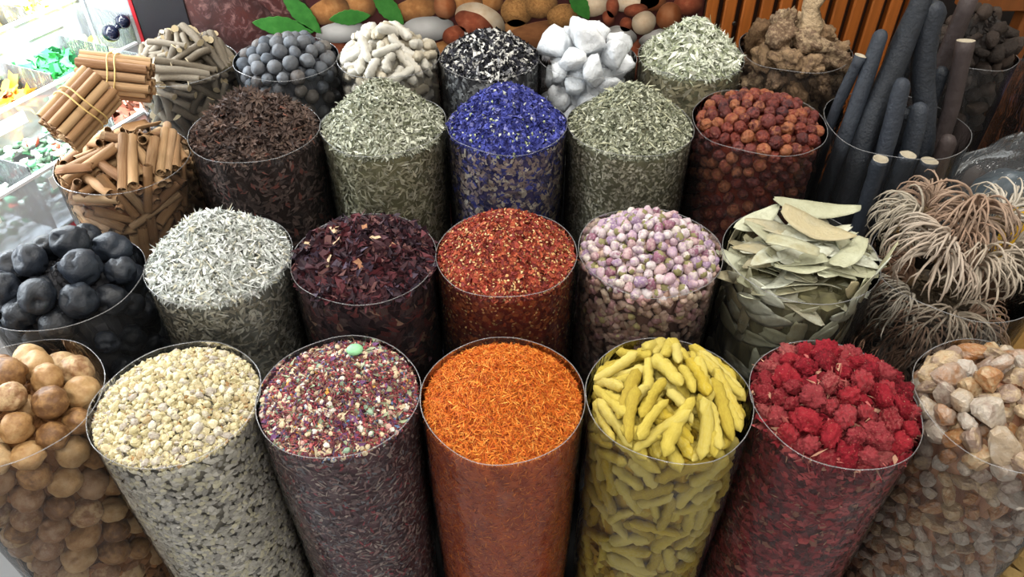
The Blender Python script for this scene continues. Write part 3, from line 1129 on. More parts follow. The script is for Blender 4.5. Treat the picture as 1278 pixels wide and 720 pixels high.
# ------------------------------------------------------------------ the bags
LABELS = {
    'tan_lime': 'clear plastic bag full of tan dried limes',
    'frankincense': 'clear plastic bag of cream frankincense resin with the bluish side',
    'potpourri': 'clear plastic bag of multicoloured potpourri mix',
    'saffron': 'clear plastic bag of bright orange threads',
    'turmeric': 'clear plastic bag of yellow turmeric roots',
    'redflower': 'clear plastic bag of crimson dried flowers',
    'amber': 'clear plastic bag of pale amber resin lumps',
    'black_lime': 'clear plastic bag of black dried limes',
    'greyleaf': 'clear plastic bag of silvery grey curled leaves',
    'hibiscus': 'clear plastic bag of dark purple hibiscus petals',
    'chilli': 'clear plastic bag of red chilli flakes with yellow seeds',
    'rosebud': 'clear plastic bag of pale pink and lilac rosebuds',
    'bayleaf': 'clear plastic bag of large pale green dried leaves',
    'curlyroot': 'flaring clear plastic bag of curled dry plants',
    'cinnamon': 'clear plastic bag of cinnamon sticks and bundles',
    'anise': 'clear plastic bag of dark brown star anise',
    'greenherb': 'clear plastic bag of coarse pale green herb strips',
    'blueflower': 'clear plastic bag of deep blue flower petals',
    'finegreen': 'clear plastic bag of fine grey-green crumbled herb',
    'rosehip': 'clear plastic bag of wrinkled red rosehips',
    'blackstick': 'wide clear plastic bag holding black branches',
    'twig': 'clear plastic bag of grey-brown cut twigs',
    'greyball': 'clear plastic bag of round blue-grey nuts',
    'whiteroot': 'clear plastic bag of chalk-white root pieces',
    'blackwhite': 'clear plastic bag of black and white flakes',
    'whiterock': 'clear plastic bag of big white alum rocks',
    'paleleaf': 'clear plastic bag of pale broken leaf strips by the slatted panel',
    'brownroot': 'clear plastic bag of gnarled brown roots',
    'darkbark': 'clear plastic bag of dark bark chunks behind the black branches',
}
for k in LABELS:
    build_bag(k, LABELS[k])

# --- fine contents ---------------------------------------------------------
fine_fill('saffron', 'saffron_threads', 'heap of fine bright orange saffron-like threads', 'spice', (0.055, 1.35, 0.010),
          [('thread', 11000, (.007, .012), (.0007, .0012), (.0007, .0014), [((206, 108, 34), 4), ((222, 134, 50), 3), ((178, 76, 22), 2), ((230, 160, 74), 1)], .45, .12, .003)],
          [('thread', 9000, (.006, .011), (.0007, .0012), (.0006, .0010), [((196, 92, 26), 4), ((222, 130, 48), 2), ((140, 54, 18), 3)], .28, .12, .0016)],
          [((182, 88, 36), 1), ((164, 72, 28), 1)])

POT = [((140, 58, 68), 3.4), ((104, 60, 66), 3), ((84, 70, 98), 2), ((176, 98, 96), 2), ((122, 94, 76), 4), ((196, 178, 154), 3), ((116, 142, 124), 1), ((92, 116, 150), .8), ((206, 150, 70), .6), ((210, 204, 194), 1)]
POTS = [((118, 92, 92), 4), ((148, 118, 114), 3), ((92, 66, 70), 4), ((150, 62, 70), 1.2), ((172, 154, 144), 2), ((116, 112, 118), 2)]
fine_fill('potpourri', 'potpourri_mix', 'multicoloured potpourri of petals, seeds and grains', 'spice', (0.030, 1.7, 0.008),
          [('thread', 5200, (.006, .013), (.0010, .0018), (.001, .002), POT[:5], .5, .12, .003),
           ('crumb', 3200, (.003, .006), (.003, .005), (.002, .004), POT, .8, .12, .003),
           ('grain', 210, (.005, .009), (.005, .008), (.004, .006), [((200, 182, 150), 3), ((214, 208, 196), 2), ((140, 164, 140), 1), ((190, 150, 140), 1)], .6, .05, .003),
           ('leafbit', 400, (.008, .014), (.004, .007), (.002, .004), [((150, 160, 130), 1), ((196, 180, 150), 1), ((110, 70, 110), 1)], .5, .1, .004)],
          [('strip', 4200, (.005, .011), (.002, .004), (.001, .002), POTS, .10, .12, .0013),
           ('thread', 1500, (.006, .012), (.001, .002), (.001, .0014), POTS, .10, .12, .0010)],
          [((96, 60, 66), 1), ((76, 44, 52), 1)])

FRK = [((190, 178, 138), 4), ((206, 196, 166), 3), ((166, 154, 116), 2), ((172, 162, 150), 1.4), ((164, 128, 86), .4)]
fine_fill('frankincense', 'frankincense_grains', 'cream frankincense grains filling the bag below the larger tears', 'resin', (0.020, 1.8, 0.008),
          [('crumb', 3400, (.004, .009), (.004, .007), (.003, .006), FRK, .8, .10, .002)],
          [('grain', 5200, (.006, .012), (.004, .008), (.0025, .004), [((190, 186, 174), 3), ((208, 204, 194), 2), ((170, 166, 158), 2), ((210, 204, 178), 2)], .10, .06, .0022)],
          [((150, 144, 126), 1), ((130, 124, 110), 1)], smooth=False, inset=.007)

GRY = [((196, 200, 196), 4), ((222, 224, 220), 3), ((160, 164, 158), 2), ((126, 130, 120), 1), ((190, 186, 166), 1)]
GRYS = [((170, 166, 150), 3), ((192, 190, 176), 2), ((138, 134, 116), 2), ((206, 204, 194), 1)]
fine_fill('greyleaf', 'silvery_leaves', 'heap of silvery grey curled dried leaves', 'herb', (0.070, 1.5, 0.010),
          [('strip', 5200, (.008, .015), (.002, .0042), (.003, .006), GRY, .55, .12, .004),
           ('thread', 700, (.012, .024), (.0015, .0024), (.002, .004), GRY, .5, .12, .005)],
          [('strip', 5200, (.007, .014), (.002, .004), (.001, .002), GRYS, .12, .14, .0013)],
          [((130, 132, 124), 1), ((110, 110, 100), 1)])

HIB = [((64, 36, 42), 4), ((46, 30, 38), 4), ((84, 38, 44), 2), ((106, 72, 70), 1), ((68, 56, 70), 1)]
HIBS = [((84, 54, 56), 4), ((66, 46, 52), 3), ((116, 56, 56), 2), ((160, 128, 108), .7), ((104, 82, 80), 1.5)]
fine_fill('hibiscus', 'hibiscus_calyces', 'tangle of dark purple dried hibiscus calyces', 'flower', (0.034, 1.9, 0.010),
          [('crumple', 1500, (.012, .024), (.007, .013), (.006, .014), HIB, .8, .14, .006),
           ('thread', 900, (.012, .022), (.0015, .003), (.002, .004), HIB, .7, .15, .006)],
          [('crumple', 1300, (.010, .022), (.006, .012), (.001, .003), HIBS, .10, .12, .0022),
           ('strip', 700, (.010, .022), (.002, .004), (.001, .002), HIBS, .1, .12, .0014)],
          [((44, 20, 28), 1), ((36, 18, 26), 1)])

CHT = [((146, 58, 44), 4), ((118, 46, 42), 3), ((170, 84, 56), 3), ((204, 158, 104), 2.2), ((216, 186, 136), 1.4)]
CHS = [((150, 64, 30), 4), ((172, 90, 44), 3), ((220, 174, 108), 1.6), ((130, 52, 28), 2)]
fine_fill('chilli', 'chilli_flakes', 'heap of red chilli flakes flecked with yellow seeds', 'spice', (0.058, 1.6, 0.008),
          [('crumple', 5200, (.004, .009), (.003, .006), (.002, .004), CHT[:3], .6, .14, .003),
           ('crumb', 2000, (.003, .0048), (.003, .004), (.0012, .002), CHT[3:], .5, .1, .004)],
          [('crumple', 3600, (.004, .009), (.003, .006), (.001, .002), [CHS[0], CHS[1], CHS[3]], .10, .12, .0014),
           ('crumb', 1300, (.003, .0046), (.003, .004), (.001, .0014), [CHS[2]], .10, .1, .0010)],
          [((136, 44, 20), 1), ((118, 34, 16), 1)])

GRH = [((158, 160, 142), 4), ((184, 186, 168), 3), ((122, 124, 104), 3), ((208, 210, 194), 1.3), ((94, 98, 76), 1.5)]
GRS = [((186, 182, 152), 4), ((206, 202, 176), 3), ((150, 146, 118), 3), ((216, 214, 192), 1)]  # same herb at the film, lightened in colour to brighten the dim side
fine_fill('greenherb', 'green_herb_strips', 'heap of coarse pale green dried herb strips', 'herb', (0.078, 1.35, 0.010),
          [('strip', 5400, (.009, .017), (.0022, .0042), (.003, .006), GRH, .55, .12, .004)],
          [('strip', 4600, (.008, .015), (.0022, .0042), (.001, .002), GRS, .12, .14, .0013)],
          [((132, 130, 98), 1), ((116, 114, 84), 1)])

FGR = [((150, 152, 130), 4), ((176, 178, 158), 3), ((114, 116, 96), 3), ((200, 202, 184), 1), ((88, 92, 72), 1.5)]
fine_fill('finegreen', 'crumbled_green_herb', 'heap of fine grey-green crumbled herb', 'herb', (0.074, 1.35, 0.010),
          [('leafbit', 7500, (.006, .011), (.003, .0055), (.002, .004), FGR, .6, .12, .003),
           ('thread', 260, (.018, .03), (.001, .0016), (.002, .004), [((190, 190, 160), 1)], .5, .1, .005)],
          [('leafbit', 6800, (.005, .009), (.003, .005), (.001, .0016), [((180, 176, 154), 4), ((202, 198, 178), 3), ((144, 140, 120), 3)], .12, .14, .0012)],  # side palette made paler than the top, brightness put into the colour
          [((126, 124, 98), 1), ((110, 108, 84), 1)])

BLU = [((62, 68, 142), 5), ((82, 88, 168), 3), ((46, 48, 104), 3), ((124, 126, 184), 1), ((190, 196, 190), .55)]
BLS = [((170, 152, 146), 4), ((128, 114, 126), 3), ((196, 184, 168), 2.4), ((92, 88, 126), 2), ((212, 204, 190), 1)]
fine_fill('blueflower', 'blue_petals', 'heap of deep blue dried cornflower petals', 'flower', (0.066, 1.5, 0.008),
          [('crumple', 4200, (.006, .012), (.004, .008), (.003, .007), BLU[:4], .8, .16, .004),
           ('crumb', 380, (.005, .009), (.004, .006), (.003, .005), [((206, 210, 196), 1), ((176, 186, 140), 1)], .6, .1, .005)],
          [('crumple', 3200, (.006, .013), (.004, .007), (.001, .002), BLS, .12, .14, .0015),
           ('crumple', 900, (.006, .011), (.004, .007), (.001, .002), BLU[:3], .12, .14, .0010)],
          [((76, 70, 120), 1), ((90, 80, 100), 1)])

BLW = [((24, 24, 28), 4), ((50, 50, 58), 3), ((206, 204, 198), 2.2), ((150, 150, 152), 1.5)]
fine_fill('blackwhite', 'black_white_flakes', 'heap of black and white dried flakes', 'spice', (0.046, 1.5, 0.006),
          [('crumple', 2600, (.007, .014), (.004, .008), (.003, .007), BLW, .7, .16, .005)],
          [('crumple', 2200, (.007, .013), (.004, .008), (.001, .002), [((124, 126, 126), 3), ((174, 176, 176), 2.4), ((66, 66, 70), 3)], .12, .14, .0015)],
          [((60, 60, 64), 1), ((84, 84, 86), 1)])

PAL = [((198, 202, 184), 4), ((222, 224, 208), 3), ((166, 172, 146), 2.5), ((130, 136, 108), 1)]
PAS = [((172, 164, 132), 4), ((194, 186, 154), 3), ((140, 132, 102), 3), ((210, 204, 180), 1)]
fine_fill('paleleaf', 'pale_leaf_strips', 'heap of pale greenish-white broken leaf strips', 'herb', (0.074, 1.25, 0.010),
          [('leafbit', 3000, (.014, .028), (.004, .008), (.003, .006), PAL, .5, .12, .005)],
          [('leafbit', 2600, (.012, .024), (.005, .009), (.001, .002), PAS, .10, .12, .0014)],
          [((136, 136, 108), 1), ((116, 114, 88), 1)])

# --- tan and black limes, grey nuts ----------------------------------------
def lime_meshes(name, mat, dent, n=5, tip=True):
    out = []
    for k in range(n):
        o3 = Vector((k * 9.1, k * 3.3, 1.7))

        def fn(d, o3=o3, k=k):
            r = 0.97 + 0.08 * noise.noise(d * 1.1 + o3)
            r -= dent * max(0.0, noise.noise(d * 1.7 + o3 * 2)) ** 1.3
            r += 0.018 * math.sin(math.atan2(d.y, d.x) * (8 + k) + 3 * d.z) * (1 - d.z ** 2) - 0.06 * abs(noise.noise(d * 3.3 + o3))
            if tip and d.z > 0.93:
                r += (d.z - 0.93) * 1.3
            return r
        V, F = blob(30, 20, fn)
        out.append(make_mesh(name, V, F, [mat]))
    return out


M_tan = item_mat('tan_rind', [(104, 72, 44), (150, 112, 70), (174, 140, 96), (190, 162, 122), (136, 98, 66), (160, 130, 100)], 0.5, 1.8, 0.12, 0.4, 0.35)
P, U, H, Rr, S = pack('tan_lime', (0.050, 1.8, 0.012), [(25, (.0170, .0210), (0, 0), 'top', 1.0), (20, (.016, .019), (0, 0), 'top', 2.7), (92, (.016, .0205), (0, 0), 'side', 0)], 90, zlo=.40)
put_round('dried_lime', lime_meshes('dried_lime', M_tan, 0.30), P, U, Rr, 'round tan dried lime in the bag of tan limes', 'dried lime', 'tan dried limes')
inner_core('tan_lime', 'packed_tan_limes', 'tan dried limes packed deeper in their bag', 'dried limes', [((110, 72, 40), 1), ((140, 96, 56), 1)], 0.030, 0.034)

M_blk = item_mat('black_rind', [(19, 22, 27), (29, 34, 42), (38, 44, 54), (26, 28, 32)], 0.42, 2.2, 0.2, 0.3, 0.4)
P, U, H, Rr, S = pack('black_lime', (0.062, 1.7, 0.004), [(19, (.0190, .0250), (0, 0), 'top', 1.0), (13, (.017, .020), (0, 0), 'top', 2.7), (42, (.016, .021), (0, 0), 'side', 0)], 90)
put_round('black_lime', lime_meshes('black_lime', M_blk, 0.5, 7), P, U, Rr, 'blue-black dried lime in the bag of black limes', 'dried lime', 'black dried limes')
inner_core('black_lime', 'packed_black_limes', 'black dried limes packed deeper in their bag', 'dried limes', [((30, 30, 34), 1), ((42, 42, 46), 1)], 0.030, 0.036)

M_gball = item_mat('grey_nut', [(54, 59, 66), (72, 78, 86), (86, 87, 90), (96, 100, 106), (82, 77, 75), (104, 99, 94)], 0.6, 2.0, 0.18, 0.22, 0.3)
P, U, H, Rr, S = pack('greyball', (0.046, 1.8, 0.004), [(44, (.0115, .0148), (0, 0), 'top', 1.0), (30, (.0115, .013), (0, 0), 'top', 2.7), (64, (.0115, .014), (0, 0), 'side', 0)], 80, zlo=.20)
put_round('grey_nut', lime_meshes('grey_nut', M_gball, 0.14, tip=False), P, U, Rr, 'round blue-grey nut in the bag of grey nuts', 'nut', 'blue-grey nuts', 0.16)
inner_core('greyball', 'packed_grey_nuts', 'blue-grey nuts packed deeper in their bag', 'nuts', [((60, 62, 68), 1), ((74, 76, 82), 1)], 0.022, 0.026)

# --- turmeric ---------------------------------------------------------------
def finger_meshes(name, mat, n=6, bend=0.022, ring=0.10, lump=0.42, taper=0.72, ns=14, knob=True):
    out = []
    for k in range(n):
        path, rad = [], []
        for i in range(ns + 1):
            s = i / ns
            x = s - 0.5
            path.append((x, math.sin(s * math.pi) * (1.2 + k * .5) * bend * 8 * (1 if k % 2 else -1), math.sin(s * 2 * math.pi + k) * bend * 4))
            e = min(s, 1 - s)
            r = min(1.0, (e * 9) ** 0.5 if e < 0.11 else 1.0)
            r *= (1 - (1 - taper) * s * (0.6 + 0.1 * k)) * (1 + ring * math.sin(i * 2.9 + k))
            rad.append(max(r, 0.12) * 0.95)
        # the piece is scaled (2(h+r), r, r): x in lengths, y and z in radii
        V, F = [], []
        sd = 9
        for i in range(ns + 1):
            for q in range(sd):
                th = 2 * math.pi * q / sd
                rr = rad[i] * (1 + lump * noise.noise((math.cos(th) + k * 4, math.sin(th), i * .45)))
                V.append((path[i][0], path[i][1] * .9 + rr * math.cos(th), path[i][2] * .9 + rr * math.sin(th)))
        for i in range(ns):
            for q in range(sd):
                q2 = (q + 1) % sd
                F.append((i * sd + q, (i + 1) * sd + q, (i + 1) * sd + q2, i * sd + q2))
        V += [(path[0][0] - .01, path[0][1] * .9, path[0][2] * .9), (path[-1][0] + .01, path[-1][1] * .9, path[-1][2] * .9)]
        c0, c1 = len(V) - 2, len(V) - 1
        for q in range(sd):
            q2 = (q + 1) % sd
            F.append((c0, q, q2))
            F.append((c1, ns * sd + q2, ns * sd + q))
        out.append(make_mesh(name, V, F, [mat]))
    return out


M_tur = item_mat('turmeric_skin', [(164, 140, 52), (186, 164, 62), (200, 180, 82), (206, 190, 108), (194, 168, 52)], 0.65, 4.0, 0.45, 0.3, 0.25, stretch=(3, 1, 1))
P, U, H, Rr, S = pack('turmeric', (0.040, 2.0, 0.002),
                      [(48, (.0062, .0086), (.014, .030), 'top', 1.0), (42, (.0064, .0085), (.014, .026), 'top', 2.7), (26, (.007, .009), (.014, .024), 'top', 4.6), (176, (.0066, .0088), (.012, .026), 'side', 0)], 70, flatten=.14, zlo=.39, torque=.02)
put_long('turmeric_root', finger_meshes('turmeric_root', M_tur), P, U, H, Rr, 'knobbly yellow turmeric root in the bag of turmeric', 'turmeric', 'turmeric roots')
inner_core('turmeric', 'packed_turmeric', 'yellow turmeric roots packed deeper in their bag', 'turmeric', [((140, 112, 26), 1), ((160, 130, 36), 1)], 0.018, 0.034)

# --- crimson flowers --------------------------------------------------------
M_red = item_mat('crimson_petals', [(96, 18, 27), (136, 27, 40), (152, 38, 47), (148, 62, 66), (120, 22, 34), (156, 80, 78)], 0.75, 3.2, 0.5, 0.35, 0.15, second=((184, 142, 116), 0.66))
fl = []
for k in range(6):
    o3 = Vector((k * 5.7, 2.1, k))

    def fn(d, o3=o3):
        r = 0.80 + 0.32 * noise.noise(d * 1.6 + o3) + 0.38 * abs(noise.noise(d * 4.0 + o3)) + 0.26 * noise.noise(d * 8 + o3)
        return r
    V, F = blob(32, 22, fn)
    V = [Vector((v.x * 1.25, v.y, v.z * .9)) for v in V]
    fl.append(make_mesh('crimson_flower', V, F, [M_red]))
RDS = [((136, 40, 46), 4), ((110, 34, 38), 3), ((164, 66, 66), 2), ((150, 100, 80), .8), ((72, 24, 26), 2)]
fine_fill('redflower', 'crimson_petal_crumbs', 'crimson petal crumbs pressed against the film of their bag', 'flower', (0.046, 1.7, 0.022),
          [('crumple', 900, (.008, .016), (.006, .01), (.004, .008), [((144, 34, 46), 3), ((164, 76, 76), 1), ((100, 24, 32), 2)], .7, .15, .004),
           ('thread', 500, (.012, .022), (.001, .002), (.004, .008), [((196, 150, 124), 1), ((170, 90, 84), 1)], .9, .15, .014)],
          [('crumple', 3200, (.006, .014), (.004, .009), (.001, .003), RDS, .12, .14, .0020),
           ('thread', 900, (.008, .016), (.0012, .002), (.001, .0016), RDS + [((190, 150, 120), .6)], .1, .12, .0012)],
          [((104, 26, 32), 1), ((84, 22, 26), 1)])
P, U, H, Rr, S = pack('redflower', (0.052, 1.7, 0.006), [(66, (.0095, .0140), (0, 0), 'top', 0.9), (46, (.009, .012), (0, 0), 'top', 2.3), (46, (.009, .012), (0, 0), 'side', 0)], 80, zlo=.045)
put_round('crimson_flower', fl, P, U, Rr * 1.05, 'crimson dried flower head in the bag of red flowers', 'flower', 'crimson dried flowers', 0.2)

# --- amber resin ------------------------------------------------------------
def rock_meshes(name, mat, n=6, cells=9, hard=0.35, seed=0, nu=18, nv=12, smooth=True):
    out = []
    for k in range(n):
        r_ = random.Random(k * 17 + seed)
        pl = []
        for q in range(cells):
            d = Vector((r_.gauss(0, 1), r_.gauss(0, 1), r_.gauss(0, 1))).normalized()
            pl.append((d, r_.uniform(0.62, 0.98)))

        def fn(d):
            r = 1.12
            for pn, ph in pl:
                c = d.dot(pn)
                if c > 0.05:
                    r = min(r, ph / c)
            return r * (1 - hard * .2 + 0.10 * noise.noise(d * 2.4 + Vector((k, seed, 0))) + 0.05 * noise.noise(d * 7))
        V, F = blob(nu, nv, fn)
        sq = (r_.uniform(.8, 1.25), r_.uniform(.8, 1.1), r_.uniform(.7, 1.0))
        V = [Vector((v.x * sq[0], v.y * sq[1], v.z * sq[2])) for v in V]
        out.append(make_mesh(name, V, F, [mat], smooth))
    return out


M_amb = item_mat('amber_resin', [(190, 168, 140), (206, 194, 178), (158, 132, 118), (204, 180, 142), (172, 116, 66), (190, 168, 150), (206, 198, 186)], 0.28, 1.3, 0.3, 0.3, 0.5, trans=0.3)
P, U, H, Rr, S = pack('amber', (0.060, 1.6, 0.008), [(64, (.0095, .0155), (0, 0), 'top', 0.9), (44, (.009, .013), (0, 0), 'top', 2.4), (185, (.0075, .0115), (0, 0), 'side', 0)], 70, zlo=.27)
put_round('amber_resin_lump', rock_meshes('amber_resin_lump', M_amb, 8, 8, .3, 1, 13, 9, False), P, U, Rr * 1.28, 'pale amber resin lump in the bag of amber resin', 'resin', 'amber resin lumps', 0.3)
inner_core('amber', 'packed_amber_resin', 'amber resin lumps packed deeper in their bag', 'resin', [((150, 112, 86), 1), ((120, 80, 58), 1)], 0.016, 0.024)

M_frk = item_mat('frankincense_tear', [(190, 178, 134), (212, 202, 168), (180, 168, 124), (218, 212, 188), (160, 150, 142), (202, 192, 154), (168, 146, 108)], 0.5, 1.5, 0.15, 0.2, 0.35)
P, U, H, Rr, S = pack('frankincense', (0.022, 1.8, 0.006), [(300, (.0028, .0062), (0, 0), 'top', 0.35)], 60)
put_round('frankincense_tear', rock_meshes('frankincense_tear', M_frk, 8, 7, .2, 3, 9, 6, False), P, U, Rr * 1.12, 'cream frankincense tear on top of the resin bag', 'resin', 'frankincense tears', 0.3)

# --- rosebuds ---------------------------------------------------------------
M_bud = item_mat('rosebud_petal', [(176, 146, 158), (204, 190, 190), (132, 104, 136), (212, 202, 190), (164, 138, 160), (196, 170, 168), (128, 76, 100), (206, 196, 196)], 0.6, 1.2, 0.2, 0.2, 0.2)
M_cal = plain_mat('rosebud_calyx', (128, 122, 84), 0.7, 3, 0.2)
bm_ = []
for k in range(5):
    def fn(d, k=k):
        tip = max(0.0, d.x) ** 4 * 0.75
        a = math.atan2(d.z, d.y)
        return 0.80 + tip + 0.11 * abs(math.sin(a * 2.5 + d.x * 3 + k)) + 0.16 * noise.noise(d * 2.2 + Vector((k * 3, 0, 0)))
    V, F = blob(14, 10, fn)
    fm = [1 if sum(V[i].x for i in f) / len(f) < -0.58 else 0 for f in F]
    bm_.append(make_mesh('rosebud', V, F, [M_bud, M_cal], fm=fm))
P, U, H, Rr, S = pack('rosebud', (0.050, 1.8, 0.006), [(180, (.0056, .0078), (0, 0), 'top', 0.9), (110, (.0055, .007), (0, 0), 'top', 2.5)], 70)
put_round('rosebud', bm_, P, U, Rr * 1.08, 'pale pink or lilac dried rosebud on the rosebud heap', 'rosebud', 'dried rosebuds', 0.1)
RBS = [((194, 168, 154), 4), ((172, 142, 128), 3), ((210, 190, 168), 2), ((184, 144, 146), 2), ((200, 190, 136), .4)]
fine_fill('rosebud', 'packed_rosebuds', 'dried rosebuds packed below the top of their bag', 'rosebuds', (0.046, 1.8, 0.018),
          [('grain', 500, (.010, .014), (.010, .012), (.009, .011), RBS, 1, .06, .001)],
          [('grain', 1500, (.011, .016), (.009, .013), (.006, .009), RBS, .18, .07, .0058)],
          [((120, 90, 80), 1), ((100, 74, 66), 1)], smooth=True, inset=.012, drop=.010)

# --- rosehips ---------------------------------------------------------------
M_hip = item_mat('rosehip_skin', [(70, 24, 22), (104, 38, 30), (132, 62, 44), (160, 100, 64), (84, 28, 28), (120, 56, 48), (64, 28, 34)], 0.38, 1.8, 0.5, 0.4, 0.45)
P, U, H, Rr, S = pack('rosehip', (0.042, 2.0, 0.004), [(96, (.0088, .0118), (0, 0), 'top', 0.95), (64, (.0085, .0105), (0, 0), 'top', 2.6), (134, (.0085, .0112), (0, 0), 'side', 0)], 70, zlo=.20)
put_round('rosehip', lime_meshes('rosehip', M_hip, 0.55, 7), P, U, Rr * 1.05, 'wrinkled red dried rosehip in the rosehip bag', 'rosehip', 'dried rosehips', 0.18)
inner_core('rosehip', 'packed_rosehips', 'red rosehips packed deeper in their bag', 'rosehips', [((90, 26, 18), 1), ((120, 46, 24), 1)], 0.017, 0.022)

# --- white roots, white rocks -----------------------------------------------
M_wrt = item_mat('white_root', [(178, 174, 162), (198, 194, 184), (186, 178, 160), (168, 158, 138)], 0.7, 2.2, 0.25, 0.3, 0.2)
P, U, H, Rr, S = pack('whiteroot', (0.066, 1.5, 0.004), [(62, (.0074, .0108), (.008, .022), 'top', 0.9), (44, (.008, .0105), (.008, .018), 'top', 2.5), (62, (.0095, .0125), (.004, .016), 'side', 0)], 80, flatten=.05, zlo=.19, torque=.05)
put_long('white_root', finger_meshes('white_root', M_wrt, 5, 0.035, 0.12, 0.4, 0.75), P, U, H, Rr, 'stubby chalk-white root piece in the white root bag', 'root', 'white root pieces')
inner_core('whiteroot', 'packed_white_roots', 'white root pieces packed deeper in their bag', 'roots', [((150, 144, 130), 1), ((170, 164, 150), 1)], 0.022, 0.030)

M_alm = item_mat('alum', [(214, 218, 222), (230, 232, 234), (200, 206, 212)], 0.5, 1.4, 0.35, 0.25, 0.4)
P, U, H, Rr, S = pack('whiterock', (0.060, 2.2, 0.004), [(13, (.021, .029), (0, 0), 'top', 0.9), (9, (.019, .024), (0, 0), 'top', 2.4), (20, (.017, .023), (0, 0), 'side', 0)], 110, zlo=.17)
put_round('alum_rock', rock_meshes('alum_rock', M_alm, 6, 10, .2, 9, 22, 15), P, U, Rr * 1.08, 'big white alum rock in the bag of white rocks', 'rock', 'white alum rocks', 0.2)
inner_core('whiterock', 'packed_alum', 'white alum rocks packed deeper in their bag', 'rocks', [((190, 194, 198), 1), ((206, 210, 214), 1)], 0.036, 0.046)

# --- star anise -------------------------------------------------------------
M_ani = item_mat('anise_pod', [(56, 46, 42), (82, 66, 60), (104, 86, 76), (82, 68, 64), (118, 92, 78)], 0.6, 3, 0.3, 0.3, 0.3)
sm = []
for k in range(4):
    parts = []
    for q in range(8):
        a = q * math.pi / 4 + random.uniform(-.12, .12)
        ln = random.uniform(.8, 1.08)
        c, s = math.cos(a), math.sin(a)
        pts = [(0.08, 0, 0), (0.42, .17, .16), (0.42, -.17, .16), (0.45, 0, -.14), (ln, 0, .12), (.45, .05, .02), (.45, -.05, .02)]
        V = [(x * c - y * s, x * s + y * c, z) for x, y, z in pts]
        parts.append((V, [(0, 3, 1), (0, 2, 3), (1, 3, 4), (3, 2, 4), (0, 1, 5), (5, 1, 4), (0, 6, 2), (6, 4, 2), (0, 5, 6), (5, 4, 6)]))
    V, F, _ = merge(parts)
    sm.append(make_mesh('star_anise', V, F, [M_ani], smooth=False))
ANI = [((74, 60, 54), 4), ((98, 80, 72), 3), ((56, 46, 44), 3), ((124, 82, 70), .5)]
fine_fill('anise', 'broken_star_anise', 'broken star anise arms filling the dark brown bag', 'spice', (0.064, 1.6, 0.012),
          [('leafbit', 2000, (.010, .018), (.004, .007), (.004, .007), ANI, .8, .12, .004)],
          [('leafbit', 2600, (.010, .018), (.004, .007), (.001, .003), [((100, 82, 76), 4), ((124, 104, 96), 3), ((78, 62, 58), 3), ((136, 80, 70), .7)], .14, .12, .0020)],
          [((50, 34, 28), 1), ((40, 26, 22), 1)])
P, U, H, Rr, S = pack('anise', (0.068, 1.6, 0.006), [(130, (.0085, .0100), (0, 0), 'top', 0.5), (50, (.0085, .0095), (0, 0), 'top', 1.7)], 60)
for p, u, r in zip(P, U, Rr):
    d = Vector((random.gauss(0, .6), random.gauss(0, .6), 1)).normalized()
    q = d.to_track_quat('Z', 'Y').to_matrix() @ Matrix.Rotation(random.uniform(0, 6.28), 3, 'Z')
    put('star_anise', random.choice(sm), p, q, (r * 1.5,) * 3, 'dark brown star anise pod on the anise heap', 'star anise', 'star anise pods')

# --- twigs ------------------------------------------------------------------
M_twg = item_mat('twig_bark', [(86, 79, 70), (110, 101, 88), (126, 117, 103), (96, 86, 72)], 0.75, 5, 0.4, 0.3, 0.15, stretch=(4, 1, 1))
M_cut = plain_mat('cut_wood', (196, 180, 146), 0.7, 5, 0.12)


def stick_meshes(name, bark, cut, n=7, bend=0.4):
    out = []
    for k in range(n):
        ns, sd = 8, 9
        V, F, fm = [], [], []
        for i in range(ns + 1):
            s = i / ns
            for q in range(sd):
                th = 2 * math.pi * q / sd
                rr = 0.92 * (1 + 0.16 * noise.noise((math.cos(th) + k * 6, math.sin(th), i * .5 + k)))
                V.append((s - .5 + (0.02 * math.sin(th + k) if i in (0, ns) else 0), bend * math.sin(s * 3.14 + k) + rr * math.cos(th), bend * .6 * math.cos(s * 4 + k) + rr * math.sin(th)))
        for i in range(ns):
            for q in range(sd):
                q2 = (q + 1) % sd
                F.append((i * sd + q, (i + 1) * sd + q, (i + 1) * sd + q2, i * sd + q2))
                fm.append(0)
        F.append(tuple(range(sd)))
        F.append(tuple(ns * sd + q for q in range(sd - 1, -1, -1)))
        fm += [1, 1]
        me = make_mesh(name, V, F, [bark, cut], fm=fm)
        sf = np.ones(len(F), bool)
        sf[-2:] = False
        me.polygons.foreach_set('use_smooth', sf)
        out.append(me)
    return out


P, U, H, Rr, S = pack('twig', (0.062, 1.6, 0.000), [(54, (.0040, .0074), (.016, .042), 'top', 0.8), (46, (.0045, .0078), (.014, .030), 'top', 2.8), (26, (.006, .009), (.010, .026), 'top', 5.0), (70, (.0055, .0095), (.012, .026), 'side', 0)], 70, flatten=.10, zlo=.19, torque=.1)
put_long('twig', stick_meshes('twig', M_twg, M_cut), P, U, H, Rr, 'short grey-brown cut twig in the twig bag', 'twig', 'cut twigs')
inner_core('twig', 'packed_twigs', 'grey-brown twigs packed deeper in their bag', 'twigs', [((84, 76, 64), 1), ((64, 58, 50), 1)], 0.020, 0.034)

